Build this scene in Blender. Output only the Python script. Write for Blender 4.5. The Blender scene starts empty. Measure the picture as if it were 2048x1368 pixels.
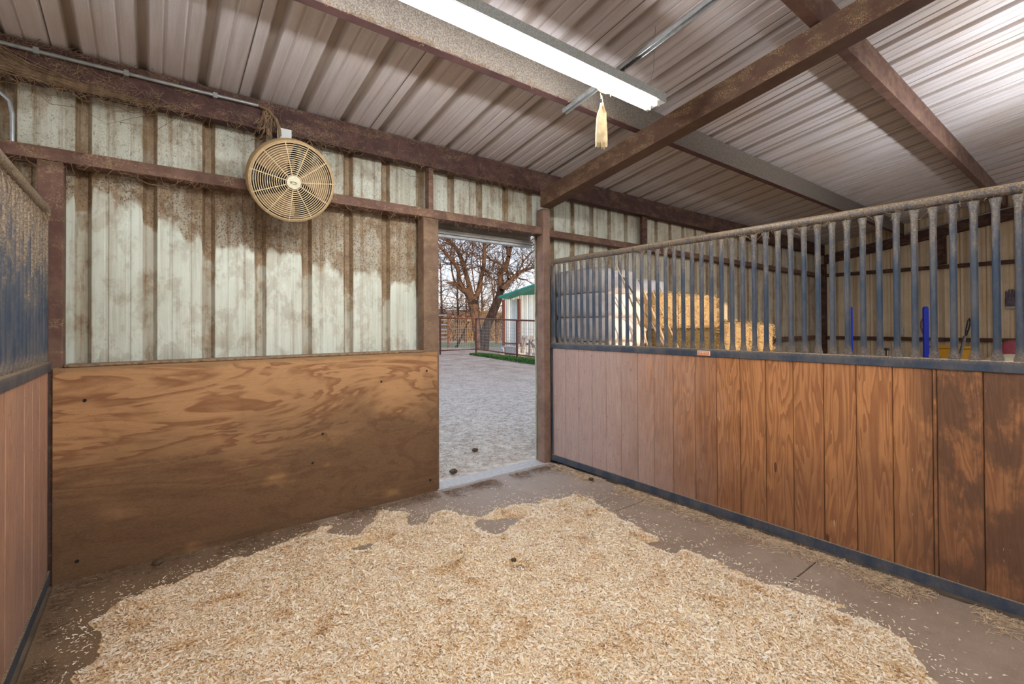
import bpy, math, random
import numpy as np
from mathutils import Vector, Matrix, noise as mnoise
random.seed(7); rng = np.random.default_rng(7)
SC = bpy.context.scene
COL = SC.collection
PI = math.pi

# ------------------------------------------------------------------ camera (wide lens, verticals kept upright by lens shift)
F, YAW, PIT, ROL, PX, PY, CH = 936.6, math.radians(37.607), math.radians(.4624), math.radians(-.2815), 1024.3, 641.3, 1.42
FW = Vector((math.sin(YAW)*math.cos(PIT), math.cos(YAW)*math.cos(PIT), math.sin(PIT)))
R0 = Vector((math.cos(YAW), -math.sin(YAW), 0)); U0 = R0.cross(FW)
RR = R0*math.cos(ROL)+U0*math.sin(ROL); UU = -R0*math.sin(ROL)+U0*math.cos(ROL)
CP = Vector((0, 0, CH))
def pt(px, py, D):                      # a point of the place, D metres ahead
    return CP + (FW + RR*((px-PX)/F) - UU*((py-PY)/F))*D
cd = bpy.data.cameras.new('camera'); cam = bpy.data.objects.new('camera', cd); COL.objects.link(cam)
cd.sensor_width = 36; cd.lens = F*36/2048; cd.shift_x = -(PX-1024)/2048; cd.shift_y = -(684-PY)/2048
cd.clip_start = .02; cd.clip_end = 600
M = Matrix.Identity(4)
for i in range(3): M[i][0], M[i][1], M[i][2], M[i][3] = RR[i], UU[i], -FW[i], CP[i]
cam.matrix_world = M
SC.camera = cam

# ------------------------------------------------------------------ materials
def lin(c):
    r = []
    for v in c[:3]:
        v = v/255.0
        r.append(v/12.92 if v <= .04045 else ((v+.055)/1.055)**2.4)
    return (r[0], r[1], r[2], 1)
class G:
    def __init__(s, name):
        s.m = bpy.data.materials.new(name); s.m.use_nodes = True
        s.nt = s.m.node_tree; s.nt.nodes.clear()
        s.out = s.nt.nodes.new('ShaderNodeOutputMaterial')
        s.b = s.nt.nodes.new('ShaderNodeBsdfPrincipled')
        s.nt.links.new(s.b.outputs[0], s.out.inputs[0])
        s.geo = s.nt.nodes.new('ShaderNodeNewGeometry')
        s.P = s.geo.outputs['Position']
        sp = s.nt.nodes.new('ShaderNodeSeparateXYZ'); s.nt.links.new(s.P, sp.inputs[0])
        s.X, s.Y, s.Z = sp.outputs
        sn = s.nt.nodes.new('ShaderNodeSeparateXYZ'); s.nt.links.new(s.geo.outputs['Normal'], sn.inputs[0])
        s.NX, s.NY, s.NZ = sn.outputs
    def put(s, sock, v):
        if isinstance(v, bpy.types.NodeSocket): s.nt.links.new(v, sock)
        elif v is not None: sock.default_value = v
    def ma(s, op, a, b=None, c=None, clamp=False):
        n = s.nt.nodes.new('ShaderNodeMath'); n.operation = op; n.use_clamp = clamp
        s.put(n.inputs[0], a); s.put(n.inputs[1], b); s.put(n.inputs[2], c); return n.outputs[0]
    def vec(s, sx, sy, sz, v=None):
        n = s.nt.nodes.new('ShaderNodeVectorMath'); n.operation = 'MULTIPLY'
        s.put(n.inputs[0], v or s.P); n.inputs[1].default_value = (sx, sy, sz); return n.outputs[0]
    def add(s, a, b):
        n = s.nt.nodes.new('ShaderNodeVectorMath'); n.operation = 'ADD'
        s.put(n.inputs[0], a); s.put(n.inputs[1], b); return n.outputs[0]
    def comb(s, x, y, z):
        n = s.nt.nodes.new('ShaderNodeCombineXYZ'); s.put(n.inputs[0], x); s.put(n.inputs[1], y); s.put(n.inputs[2], z); return n.outputs[0]
    def noise(s, scale, v=None, detail=4, rough=.6, dist=0, col=False):
        n = s.nt.nodes.new('ShaderNodeTexNoise'); s.put(n.inputs['Vector'], v or s.P)
        n.inputs['Scale'].default_value = scale; n.inputs['Detail'].default_value = detail
        n.inputs['Roughness'].default_value = rough; n.inputs['Distortion'].default_value = dist
        return n.outputs[1 if col else 0]
    def voro(s, scale, v=None, feat='F1', out='Distance', rand=1):
        n = s.nt.nodes.new('ShaderNodeTexVoronoi'); n.feature = feat; s.put(n.inputs['Vector'], v or s.P)
        n.inputs['Scale'].default_value = scale; n.inputs['Randomness'].default_value = rand
        return n.outputs[out]
    def st(s, v, a, b):                  # smoothstep 0..1
        n = s.nt.nodes.new('ShaderNodeMapRange'); n.interpolation_type = 'SMOOTHSTEP'
        s.put(n.inputs[0], v); n.inputs[1].default_value = a; n.inputs[2].default_value = b; return n.outputs[0]
    def mix(s, f, a, b, mode='MIX'):
        n = s.nt.nodes.new('ShaderNodeMix'); n.data_type = 'RGBA'; n.blend_type = mode
        s.put(n.inputs[0], f); s.put(n.inputs[6], a); s.put(n.inputs[7], b); return n.outputs[2]
    def ramp(s, f, stops):
        n = s.nt.nodes.new('ShaderNodeValToRGB'); e = n.color_ramp.elements
        while len(e) < len(stops): e.new(.5)
        for i, (p, c) in enumerate(stops): e[i].position = p; e[i].color = c
        s.put(n.inputs[0], f); return n.outputs[0]
    def rand(s):
        return s.nt.nodes.new('ShaderNodeObjectInfo').outputs['Random']
    def done(s, col, rough=.8, metal=0, bump=None, bs=.3, bd=.01, spec=.3):
        s.put(s.b.inputs['Base Color'], col); s.put(s.b.inputs['Roughness'], rough); s.put(s.b.inputs['Metallic'], metal)
        s.b.inputs['Specular IOR Level'].default_value = spec
        if bump is not None:
            n = s.nt.nodes.new('ShaderNodeBump'); n.inputs['Strength'].default_value = bs; n.inputs['Distance'].default_value = bd
            s.put(n.inputs['Height'], bump); s.nt.links.new(n.outputs[0], s.b.inputs['Normal'])
        return s.m
def plain(name, c, rough=.6, metal=0, var=.15, scale=12, spec=.4):
    g = G(name); a = lin(c); n = g.noise(scale)
    d = tuple(x*(1-var*2) for x in a[:3])+(1,); l = tuple(min(1, x*(1+var)) for x in a[:3])+(1,)
    return g.done(g.ramp(n, [(.3, d), (.7, l)]), rough, metal, spec=spec)

DUST = lin((172, 145, 112)); DUSTD = lin((120, 94, 66))
WP, WPH = .3135, -.007        # wall sheet rib pitch and phase
RP, RPH = .305, -.045         # roof sheet rib pitch and phase
def rib_fac(g, coord, pitch, ph, half):
    t = g.ma('ABSOLUTE', g.ma('SUBTRACT', g.ma('FRACT', g.ma('ADD', g.ma('DIVIDE', g.ma('SUBTRACT', coord, ph), pitch), .5)), .5))
    return t      # 0 at rib centre .. .5 between
def mat_wallmetal(name, along='X', dirty=True):
    g = G(name); A = g.X if along == 'X' else g.Y
    rf = rib_fac(g, A, WP, WPH, 0); rib = g.ma('SUBTRACT', 1, g.st(rf, .11, .135))
    streak = g.noise(1, g.vec(28, 28, 1.0), 5, .7)
    patch = g.noise(6, g.vec(1.3, 1, .8), 8, .72, .25)
    fine = g.noise(80, g.vec(1, 1, .8), 3, .65, 1.4)
    base = g.ramp(g.noise(3), [(.3, lin((208, 212, 196))), (.7, lin((226, 230, 216)))])
    brown = g.ramp(g.noise(14, None, 5, .7), [(.3, lin((118, 94, 68))), (.75, lin((168, 144, 114)))])
    if dirty:
        # a dust line that wanders down to the right, washed clean below it
        bnd = g.ma('SUBTRACT', 2.10, g.ma('MULTIPLY', A, .20))
        wob = g.ma('MULTIPLY', g.ma('SUBTRACT', g.noise(3.6, g.comb(A, 0, g.ma('MULTIPLY', g.Z, .35)), 4, .55, .4), .5), .62)
        wob2 = g.ma('MULTIPLY', g.ma('SUBTRACT', g.noise(14, None, 3, .6), .5), .16)
        dlt = g.ma('SUBTRACT', g.ma('ADD', g.Z, g.ma('ADD', wob, wob2)), g.ma('SUBTRACT', bnd, g.ma('MULTIPLY', rib, .10)))
        up = g.st(dlt, -.03, .045)
        stall = g.ma('SUBTRACT', 1, g.st(A, 3.1, 3.3))
        aboveg = g.st(g.Z, 2.36, 2.44)
        heavy = g.ma('MULTIPLY', up, g.ma('SUBTRACT', 1, g.ma('MULTIPLY', aboveg, .66)))
        heavy = g.ma('MULTIPLY', heavy, g.ma('ADD', .30, g.ma('MULTIPLY', stall, .70)))
        rn = g.noise(2.2, None, 3, .6)
        cov = g.ma('ADD', g.ma('MULTIPLY', heavy, g.ma('ADD', .38, g.ma('MULTIPLY', rn, .62))), g.ma('MULTIPLY', g.st(streak, .42, .72), .36))
        cov = g.ma('ADD', cov, g.ma('MULTIPLY', g.st(patch, .47, .60), .34))
        cov = g.ma('ADD', cov, g.ma('MULTIPLY', rib, g.ma('ADD', .42, g.ma('MULTIPLY', heavy, .4))), clamp=True)
        fw = g.ma('SUBTRACT', g.ma('SUBTRACT', .70, g.ma('MULTIPLY', heavy, .15)), g.ma('MULTIPLY', aboveg, .06))
        sp = g.ma('MULTIPLY', g.ma('GREATER_THAN', fine, fw), g.ma('ADD', .35, g.ma('MULTIPLY', heavy, .5)))
        # minor-rib dust lines
        mr = g.ma('SUBTRACT', 1, g.st(g.ma('ABSOLUTE', g.ma('SUBTRACT', rf, .333)), .0, .05))
        cov = g.ma('ADD', cov, g.ma('MULTIPLY', mr, g.ma('MULTIPLY', g.st(streak, .35, .7), .28)), clamp=True)
    else:
        base = g.ramp(g.noise(3), [(.3, lin((216, 194, 160))), (.7, lin((232, 214, 186)))])
        cov = g.ma('ADD', g.ma('MULTIPLY', g.st(streak, .4, .8), .35), g.ma('MULTIPLY', rib, .40))
        cov = g.ma('ADD', cov, g.ma('MULTIPLY', g.st(patch, .5, .8), .22), clamp=True)
        sp = g.ma('MULTIPLY', g.ma('GREATER_THAN', fine, .69), .55)
    if dirty: base = g.mix(g.ma('MULTIPLY', g.st(A, 3.6, 6.5), .6), base, lin((212, 192, 164)))
    c = g.mix(cov, base, brown)
    c = g.mix(sp, c, lin((96, 76, 54)))
    return g.done(c, .62, 0, g.ma('ADD', g.ma('MULTIPLY', cov, .5), fine), .25, .003, .35)
def mat_roof():
    g = G('roof_sheet')
    rf = rib_fac(g, g.X, RP, RPH, 0); rib = g.ma('SUBTRACT', 1, g.st(rf, .085, .14))
    streak = g.noise(1, g.vec(22, 1.0, 1), 5, .7); big = g.noise(.9, None, 4, .6, .3); sand = g.noise(160, None, 2, .7)
    base = g.ramp(streak, [(.25, lin((186, 176, 174))), (.55, lin((216, 210, 212))), (.85, lin((236, 232, 236)))])
    base = g.mix(g.ma('MULTIPLY', g.st(big, .42, .72), .45), base, lin((196, 172, 150)))
    wallend = g.st(g.Y, 1.9, 3.6)
    cov = g.ma('ADD', g.ma('MULTIPLY', rib, .42), g.ma('MULTIPLY', wallend, .26), clamp=True)
    c = g.mix(cov, base, lin((134, 114, 92)))
    lf = g.ma('ABSOLUTE', g.ma('SUBTRACT', g.ma('FRACT', g.ma('DIVIDE', g.ma('SUBTRACT', g.X, RPH+.055), RP*3)), .5))
    lap = g.ma('LESS_THAN', lf, .0035)
    c = g.mix(g.ma('MULTIPLY', lap, .85), c, lin((38, 30, 26)))
    minr = g.ma('SUBTRACT', 1, g.st(g.ma('ABSOLUTE', g.ma('SUBTRACT', rf, .333)), .0, .03))
    c = g.mix(g.ma('MULTIPLY', minr, .3), c, lin((120, 102, 88)))
    c = g.mix(g.ma('MULTIPLY', g.ma('GREATER_THAN', sand, .66), .35), c, lin((96, 80, 66)))
    return g.done(c, .5, .0, sand, .12, .002, .5)
def mat_steel(name, base, base2, dustamt=.75, spec=.35, webdust=.35):
    g = G(name)
    n = g.noise(9, None, 5, .7); f = g.noise(120, None, 3, .75, .4)
    c = g.mix(g.st(n, .35, .7), lin(base), lin(base2))
    up = g.st(g.NZ, .15, .7)
    hang = g.st(g.noise(6, g.vec(1, 1, 2.2), 4, .7), .46, .62)
    side = g.st(g.NZ, -.6, -.2)
    cov = g.ma('ADD', g.ma('MULTIPLY', up, dustamt), g.ma('MULTIPLY', g.ma('MULTIPLY', side, g.ma('MULTIPLY', hang, g.st(f, .42, .6))), webdust), clamp=True)
    c = g.mix(cov, c, g.mix(g.st(f, .4, .65), DUSTD, DUST))
    return g.done(c, .72, .1, f, .35, .003, spec)
def mat_bluesteel(name, dusty):
    g = G(name)
    n = g.noise(7, g.vec(1, 1, .5), 5, .7); f = g.noise(110, None, 3, .75)
    c = g.mix(g.st(n, .35, .68), lin((52, 66, 84)), lin((92, 92, 96)))
    up = g.st(g.NZ, .1, .6)
    hi = g.st(g.ma('ADD', g.Z, g.ma('MULTIPLY', g.ma('SUBTRACT', g.noise(7, g.vec(1, 3.5, .9), 4, .7), .5), 1.3)), 1.75 if dusty < .8 else 1.52, 2.12 if dusty < .8 else 1.95)
    lo = g.ma('MULTIPLY', g.ma('SUBTRACT', 1, g.st(g.ma('ABSOLUTE', g.ma('SUBTRACT', g.Z, 1.235)), .01, .07)), g.st(g.Z, 1.2, 1.235))
    cov = g.ma('ADD', g.ma('MULTIPLY', up, .85), g.ma('ADD', g.ma('MULTIPLY', hi, dusty), g.ma('MULTIPLY', lo, .45)))
    cov = g.ma('MULTIPLY', cov, g.ma('ADD', .55, g.ma('MULTIPLY', g.st(f, .35, .6), .45)), clamp=True)
    c = g.mix(cov, c, g.mix(g.st(f, .4, .65), lin((134, 112, 86)), lin((184, 162, 132))))
    c = g.mix(g.ma('MULTIPLY', g.ma('GREATER_THAN', g.noise(38, None, 3, .7), .66), .5), c, lin((136, 96, 66)))
    return g.done(c, .5, .15, f, .25, .002, .45)
def mat_plywood():
    g = G('plywood')
    w1 = g.noise(.95, g.vec(.8, 1, 3.0), 4, .55, 1.3)
    rings = g.ma('FRACT', g.ma('MULTIPLY', w1, 8))
    rings = g.ma('MULTIPLY', g.ma('SUBTRACT', g.st(rings, .30, .42), g.st(rings, .5, 1.0)), 1.0)
    w2 = g.noise(2.4, g.vec(1, 1, 3.4), 4, .6, 1.4)
    fine = g.noise(1, g.vec(9, 9, 190), 4, .75); grain = g.noise(60, g.vec(1, 1, 3), 4, .7)
    c = g.mix(g.ma('MULTIPLY', rings, g.st(w2, .30, .55)), lin((186, 142, 100)), lin((144, 100, 68)))
    c = g.mix(g.ma('MULTIPLY', g.st(fine, .4, .8), .35), c, lin((122, 80, 44)))
    # kicked and soiled lower half, edge wandering
    dl = g.ma('ADD', g.Z, g.ma('MULTIPLY', g.ma('SUBTRACT', g.noise(1.5, g.vec(.8, 1, 1.4), 5, .62, .5), .5), .9))
    dl = g.ma('ADD', dl, g.ma('MULTIPLY', g.ma('SUBTRACT', g.X, .3), -.10))
    c = g.mix(g.ma('MULTIPLY', g.ma('SUBTRACT', 1, g.st(dl, .34, .92)), .84), c, g.ramp(grain, [(.3, lin((76, 56, 40))), (.75, lin((116, 88, 64)))]))
    c = g.mix(g.ma('MULTIPLY', g.ma('MULTIPLY', g.st(g.noise(3.1, None, 4, .6, .7), .56, .74), .5), g.st(g.Z, .2, .5)), c, lin((116, 76, 48)))
    c = g.mix(g.ma('MULTIPLY', g.st(g.noise(2.2, g.vec(1, 1, 1.7), 3, .6), .60, .78), .5), c, lin((206, 160, 104)))
    ud = g.st(g.ma('ADD', g.Z, g.ma('MULTIPLY', g.noise(7, g.vec(1, 1, .2), 4, .7), .07)), 1.185, 1.215)
    c = g.mix(g.ma('MULTIPLY', ud, .8), c, lin((150, 118, 84)))
    pores = g.ma('GREATER_THAN', g.noise(120, g.vec(1, 1, .8), 2, .6), .68)
    c = g.mix(g.ma('MULTIPLY', pores, .35), c, lin((96, 68, 46)))
    sx = g.ma('SUBTRACT', g.X, .78); sz = g.ma('SUBTRACT', g.Z, .60)
    return g.done(c, .75, 0, g.ma('ADD', grain, fine), .2, .002, .3)
def mat_board(name, grey=True, ga=.86):
    g = G(name); r = g.rand()
    off = g.comb(g.ma('MULTIPLY', r, 37), g.ma('MULTIPLY', r, 91), g.ma('MULTIPLY', r, 53))
    p = g.add(g.P, off)
    w = g.noise(1, g.vec(9, 9, .9, p), 3, .5, .5); rg = g.st(g.ma('FRACT', g.ma('MULTIPLY', w, 13)), .2, .85)
    fine = g.noise(1, g.vec(260, 260, 7, p), 4, .7); blot = g.noise(3.2, g.vec(1.5, 1.5, .8, p), 5, .65)
    c = g.mix(g.ma('MULTIPLY', rg, .75), lin((196, 136, 86)), lin((146, 92, 56)))
    c = g.mix(g.ma('MULTIPLY', g.st(r, .2, .9), .28), c, lin((118, 74, 48)))
    c = g.mix(g.ma('MULTIPLY', g.st(fine, .45, .8), .4), c, lin((92, 58, 38)))
    low = g.ma('SUBTRACT', 1, g.st(g.ma('ADD', g.Z, g.ma('MULTIPLY', g.ma('SUBTRACT', blot, .5), 1.3)), .15, 1.0))
    c = g.mix(g.ma('MULTIPLY', low, .55), c, lin((98, 66, 48)))
    near = g.ma('MULTIPLY', g.ma('SUBTRACT', 1, g.st(g.Y, .55, .8)), g.st(blot, .42, .58))
    c = g.mix(g.ma('MULTIPLY', near, .8), c, lin((84, 60, 46)))
    if grey:
        wx = g.st(g.ma('ADD', g.Y, g.ma('MULTIPLY', g.ma('SUBTRACT', blot, .5), .9)), 1.6, 3.0)
        c = g.mix(g.ma('MULTIPLY', wx, ga), c, g.ramp(fine, [(.3, lin((164, 136, 128))), (.7, lin((206, 184, 174)))]))
        sp = g.ma('GREATER_THAN', g.noise(42, g.vec(1, 1, 1), 4, .7, .6), .64)
        c = g.mix(g.ma('MULTIPLY', g.ma('MULTIPLY', sp, wx), .55), c, lin((96, 80, 70)))
    sc = g.ma('GREATER_THAN', g.noise(1, g.vec(70, 70, 9, p), 3, .6), .725)
    c = g.mix(g.ma('MULTIPLY', sc, .5), c, lin((206, 190, 168)))
    kn = g.voro(1, g.vec(5.4, 5.4, 1.35, p)); k = g.ma('LESS_THAN', kn, .045)
    c = g.mix(g.ma('MULTIPLY', k, .8), c, lin((60, 36, 24)))
    return g.done(c, .6, 0, g.ma('ADD', fine, g.ma('MULTIPLY', rg, .4)), .22, .002, .4)
def mat_mat():
    g = G('rubber_mat_dusty')
    n = g.noise(2.2, None, 5, .65, .3); f = g.noise(70, None, 4, .75); 
    c = g.ramp(n, [(.3, lin((136, 114, 96))), (.7, lin((164, 144, 128)))])
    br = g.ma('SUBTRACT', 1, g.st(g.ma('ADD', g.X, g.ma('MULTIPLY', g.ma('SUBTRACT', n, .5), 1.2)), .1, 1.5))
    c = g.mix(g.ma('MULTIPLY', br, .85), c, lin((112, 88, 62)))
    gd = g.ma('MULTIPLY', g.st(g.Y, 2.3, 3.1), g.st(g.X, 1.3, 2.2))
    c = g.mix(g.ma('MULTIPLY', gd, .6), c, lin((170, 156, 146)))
    c = g.mix(g.ma('MULTIPLY', g.ma('GREATER_THAN', g.noise(130, None, 3, .7), .63), .5), c, lin((196, 178, 150)))
    edge = g.st(g.noise(9, None, 4, .7), .55, .75)
    c = g.mix(g.ma('MULTIPLY', edge, .3), c, lin((92, 78, 62)))
    return g.done(c, .8, 0, f, .25, .004, .3)
def mat_shav(name, a, b, d):
    g = G(name)
    at = g.nt.nodes.new('ShaderNodeAttribute'); at.attribute_name = 'tint'
    n = g.noise(5, None, 4, .6)
    f = g.ma('ADD', g.ma('MULTIPLY', at.outputs['Fac'], .75), g.ma('MULTIPLY', n, .35))
    c = g.ramp(f, [(.12, lin(d)), (.34, lin(b)), (.60, lin(a)), (.9, lin((254, 246, 228)))])
    return g.done(c, .7, 0, None, spec=.25)
def mat_shavbase():
    g = G('shavings_bed')
    v = g.voro(120, None, 'F1', 'Color'); sp = g.nt.nodes.new('ShaderNodeSeparateColor'); g.nt.links.new(v, sp.inputs[0])
    n = g.noise(5, None, 4, .6)
    c = g.ramp(g.ma('ADD', g.ma('MULTIPLY', sp.outputs[0], .6), g.ma('MULTIPLY', n, .4)), [(.2, lin((190, 146, 96))), (.5, lin((234, 204, 160))), (.85, lin((250, 232, 200)))])
    return g.done(c, .8, 0, g.voro(120), .6, .006, .2)
def mat_ground():
    g = G('yard_dirt')
    n = g.noise(1.4, None, 6, .7); f = g.noise(26, None, 5, .8); ff = g.noise(8, None, 5, .75)
    near = g.mix(g.st(ff, .35, .65), lin((190, 168, 150)), lin((232, 218, 202)))
    far = g.mix(g.st(n, .35, .65), lin((172, 142, 124)), lin((206, 180, 160)))
    d = g.ma('ADD', g.ma('MULTIPLY', g.Y, .8), g.ma('MULTIPLY', g.X, .6))
    c = g.mix(g.st(d, 6, 17), near, far)
    c = g.mix(g.ma('MULTIPLY', g.ma('GREATER_THAN', f, .60), .6), c, lin((134, 116, 100)))
    field = g.st(d, 36, 48)
    c = g.mix(field, c, g.mix(g.st(n, .4, .6), lin((208, 158, 112)), lin((172, 140, 88))))
    gr = g.ma('MULTIPLY', g.st(d, 29, 31), g.ma('SUBTRACT', 1, g.st(d, 36, 40)))
    c = g.mix(g.ma('MULTIPLY', gr, .7), c, lin((92, 118, 52)))
    return g.done(c, .9, 0, g.ma('ADD', f, ff), .6, .03, .15)
def mat_bark():
    g = G('bark')
    n = g.noise(3, g.vec(3, 3, .8), 6, .75, .6)
    c = g.ramp(n, [(.35, lin((60, 45, 37))), (.55, lin((112, 86, 68))), (.75, lin((158, 118, 84)))])
    return g.done(c, .9, 0, n, .8, .05, .15)
def mat_hay(name, a, b, d):
    g = G(name)
    at = g.nt.nodes.new('ShaderNodeAttribute'); at.attribute_name = 'tint'
    n = g.noise(60, g.vec(1, 1, 1), 5, .8, .8)
    f = g.ma('ADD', g.ma('MULTIPLY', at.outputs['Fac'], .6), g.ma('MULTIPLY', n, .5))
    c = g.ramp(f, [(.2, lin(d)), (.5, lin(b)), (.85, lin(a))])
    return g.done(c, .8, 0, n, .8, .012, .2)
def mat_wrap():
    g = G('bale_wrap')
    n = g.noise(7, g.vec(1, 1, .6), 4, .6, 1.2); cr = g.noise(16, g.vec(1, 1, .35), 5, .7, 1.5)
    c = g.ramp(n, [(.3, lin((226, 218, 214))), (.65, lin((248, 244, 244)))])
    c = g.mix(g.ma('MULTIPLY', g.st(g.noise(4, None, 4, .6), .52, .72), .35), c, lin((186, 158, 124)))
    c = g.mix(g.ma('MULTIPLY', g.ma('GREATER_THAN', g.noise(1, g.vec(120, 120, 18), 3, .7), .72), .6), c, lin((80, 70, 66)))
    return g.done(c, .38, 0, cr, .8, .02, .5)

MT = {}
MT['wall'] = mat_wallmetal('wall_sheet', 'X'); MT['wallr'] = mat_wallmetal('wall_sheet_side', 'Y', False)
MT['roof'] = mat_roof()
MT['red'] = mat_steel('brown_primer_steel', (72, 50, 48), (92, 64, 58), .9, .3, .5)
MT['girt'] = mat_steel('brown_girt_steel', (98, 70, 62), (122, 92, 78), .9, .3, .7)
g = G('dusty_purlin_steel'); n_ = g.noise(120, None, 3, .7); n2 = g.noise(5)
MT['purl'] = g.done(g.mix(g.st(g.NZ, -.6, -.2), g.mix(g.st(n2, .3, .7), lin((86, 62, 62)), lin((104, 76, 72))), g.mix(g.st(n_, .35, .65), lin((84, 76, 70)), lin((126, 116, 106)))), .9, 0, n_, .3, .003, .2)
MT['raft'] = mat_steel('dusty_rafter_steel', (92, 66, 56), (104, 82, 64), .9, .3, .8)
MT['post'] = mat_steel('column_steel', (126, 98, 86), (150, 122, 106), .8, .3, .45)
MT['postd'] = mat_steel('jamb_steel', (112, 88, 72), (136, 110, 88), .8, .3, .6)
MT['blue'] = mat_bluesteel('blue_grey_steel', .55); MT['blueL'] = mat_bluesteel('dusty_blue_steel', .9)
MT['ply'] = mat_plywood(); MT['board'] = mat_board('stall_boards'); MT['boardL'] = mat_board('stall_boards_left', True, .42)
MT['mat'] = mat_mat()
MT['chip'] = mat_shav('wood_chip', (250, 232, 208), (234, 204, 166), (180, 134, 84))
MT['bed'] = mat_shavbase()
MT['ground'] = mat_ground()
MT['bark'] = mat_bark()
MT['hay'] = mat_hay('golden_hay', (240, 216, 172), (202, 170, 122), (98, 70, 42))
MT['hay_shade'] = mat_hay('shaded_hay', (160, 140, 96), (116, 96, 60), (54, 42, 26))  # darker copy of the hay, shade of the lower bales put into the colour
MT['wrap'] = mat_wrap()
MT['straw'] = plain('straw', (216, 188, 156), .8, 0, .2, 30)
MT['strawd'] = plain('old_straw', (146, 118, 92), .9, 0, .3, 30)
MT['web'] = plain('dusty_cobweb', (134, 110, 86), .95, 0, .25, 20, .1)
MT['webl'] = plain('pale_cobweb', (178, 156, 122), .9, 0, .15, 20, .1)
MT['white'] = plain('white_enamel', (226, 228, 226), .35, 0, .04, 8)
MT['dustgrey'] = None
g = G('dusty_housing'); n_ = g.noise(90, None, 4, .8)
MT['dustgrey'] = g.done(g.ramp(n_, [(.3, lin((140, 142, 140))), (.7, lin((196, 198, 194)))]), .95, 0, n_, .8, .006, .1)
MT['galv'] = plain('galvanized_steel', (170, 172, 172), .38, .6, .12, 20)
MT['galvd'] = plain('dull_galvanized_door', (156, 150, 142), .5, .3, .15, 6)
MT['conc'] = plain('pale_concrete', (192, 186, 180), .85, 0, .10, 30)
g = G('fan_beige_dust'); n_ = g.noise(140, None, 3, .75); n2 = g.noise(8)
MT['fan'] = g.done(g.mix(g.st(n2, .35, .65), g.ramp(n_, [(.35, lin((146, 118, 82))), (.65, lin((194, 166, 126)))]), lin((170, 142, 104))), .85, 0, n_, .5, .003, .2)
MT['fangrill'] = plain('fan_grille_plastic', (214, 192, 154), .7, 0, .1, 40)
MT['blade'] = plain('fan_blade', (172, 142, 106), .6, 0, .15, 12)
MT['badge'] = plain('fan_badge', (222, 214, 188), .5, 0, .05, 40)
MT['badgeg'] = plain('badge_olive', (128, 130, 62), .5, 0, .1, 40)
MT['dark'] = plain('dark_motor', (34, 28, 24), .8, 0, .2, 30)
MT['orange'] = plain('orange_plate', (226, 140, 96), .5, 0, .08, 60)
MT['plate_edge'] = plain('pale_plate_rim', (238, 206, 184), .5, 0, .05, 60)
MT['bluep'] = plain('bright_blue_plastic', (24, 50, 190), .3, 0, .05, 8, .6)
MT['yellow'] = plain('yellow_plastic', (232, 172, 52), .45, 0, .1, 6)
MT['black'] = plain('black_plastic', (22, 24, 26), .35, 0, .1, 20, .5)
MT['lever'] = plain('grey_lever_steel', (104, 102, 100), .4, .5, .15, 20)
MT['leather'] = plain('brown_strap', (120, 84, 62), .6, 0, .15, 20)
MT['pink'] = plain('faded_pink', (178, 84, 100), .6, 0, .1, 10)
MT['cream'] = plain('cream_lid', (206, 190, 160), .6, 0, .1, 10)
MT['glove'] = plain('grey_purple_cloth', (112, 104, 118), .9, 0, .2, 30)
MT['shedw'] = plain('shed_white_sheet', (222, 224, 216), .5, 0, .06, 2)
MT['teal'] = plain('teal_roof_trim', (52, 138, 128), .5, 0, .1, 3)
MT['rust'] = mat_steel('rusty_pipe', (112, 66, 52), (92, 60, 56), .3, .3, .1)
MT['wire'] = plain('fence_wire', (150, 150, 152), .5, .3, .1, 20)
MT['wood_old'] = plain('weathered_grey_wood', (164, 156, 150), .9, 0, .25, 8)
MT['grass'] = plain('green_grass', (72, 112, 44), .8, 0, .4, 5)
MT['scrub'] = plain('tan_scrub', (176, 142, 98), .9, 0, .3, 3)
MT['clod'] = plain('dry_manure', (92, 74, 56), .95, 0, .3, 30)
MT['hill'] = plain('far_woods', (104, 96, 92), .95, 0, .2, .2)
MT['farwall'] = plain('far_house_wall', (226, 214, 196), .8, 0, .05, 1)
MT['farroof'] = plain('far_house_roof', (112, 88, 78), .8, 0, .1, 1)
MT['pallet'] = plain('pallet_wood', (168, 142, 108), .85, 0, .25, 10)
MT['frontw'] = plain('front_sheet', (190, 180, 160), .7, 0, .1, 2)

def emis(name, c, s):
    g = G(name); g.b.inputs['Base Color'].default_value = (1, 1, 1, 1)
    g.b.inputs['Emission Color'].default_value = c; g.b.inputs['Emission Strength'].default_value = s
    return g.m
MT['tube'] = emis('lit_tube', (.95, .98, 1.0, 1), 92)

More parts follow.
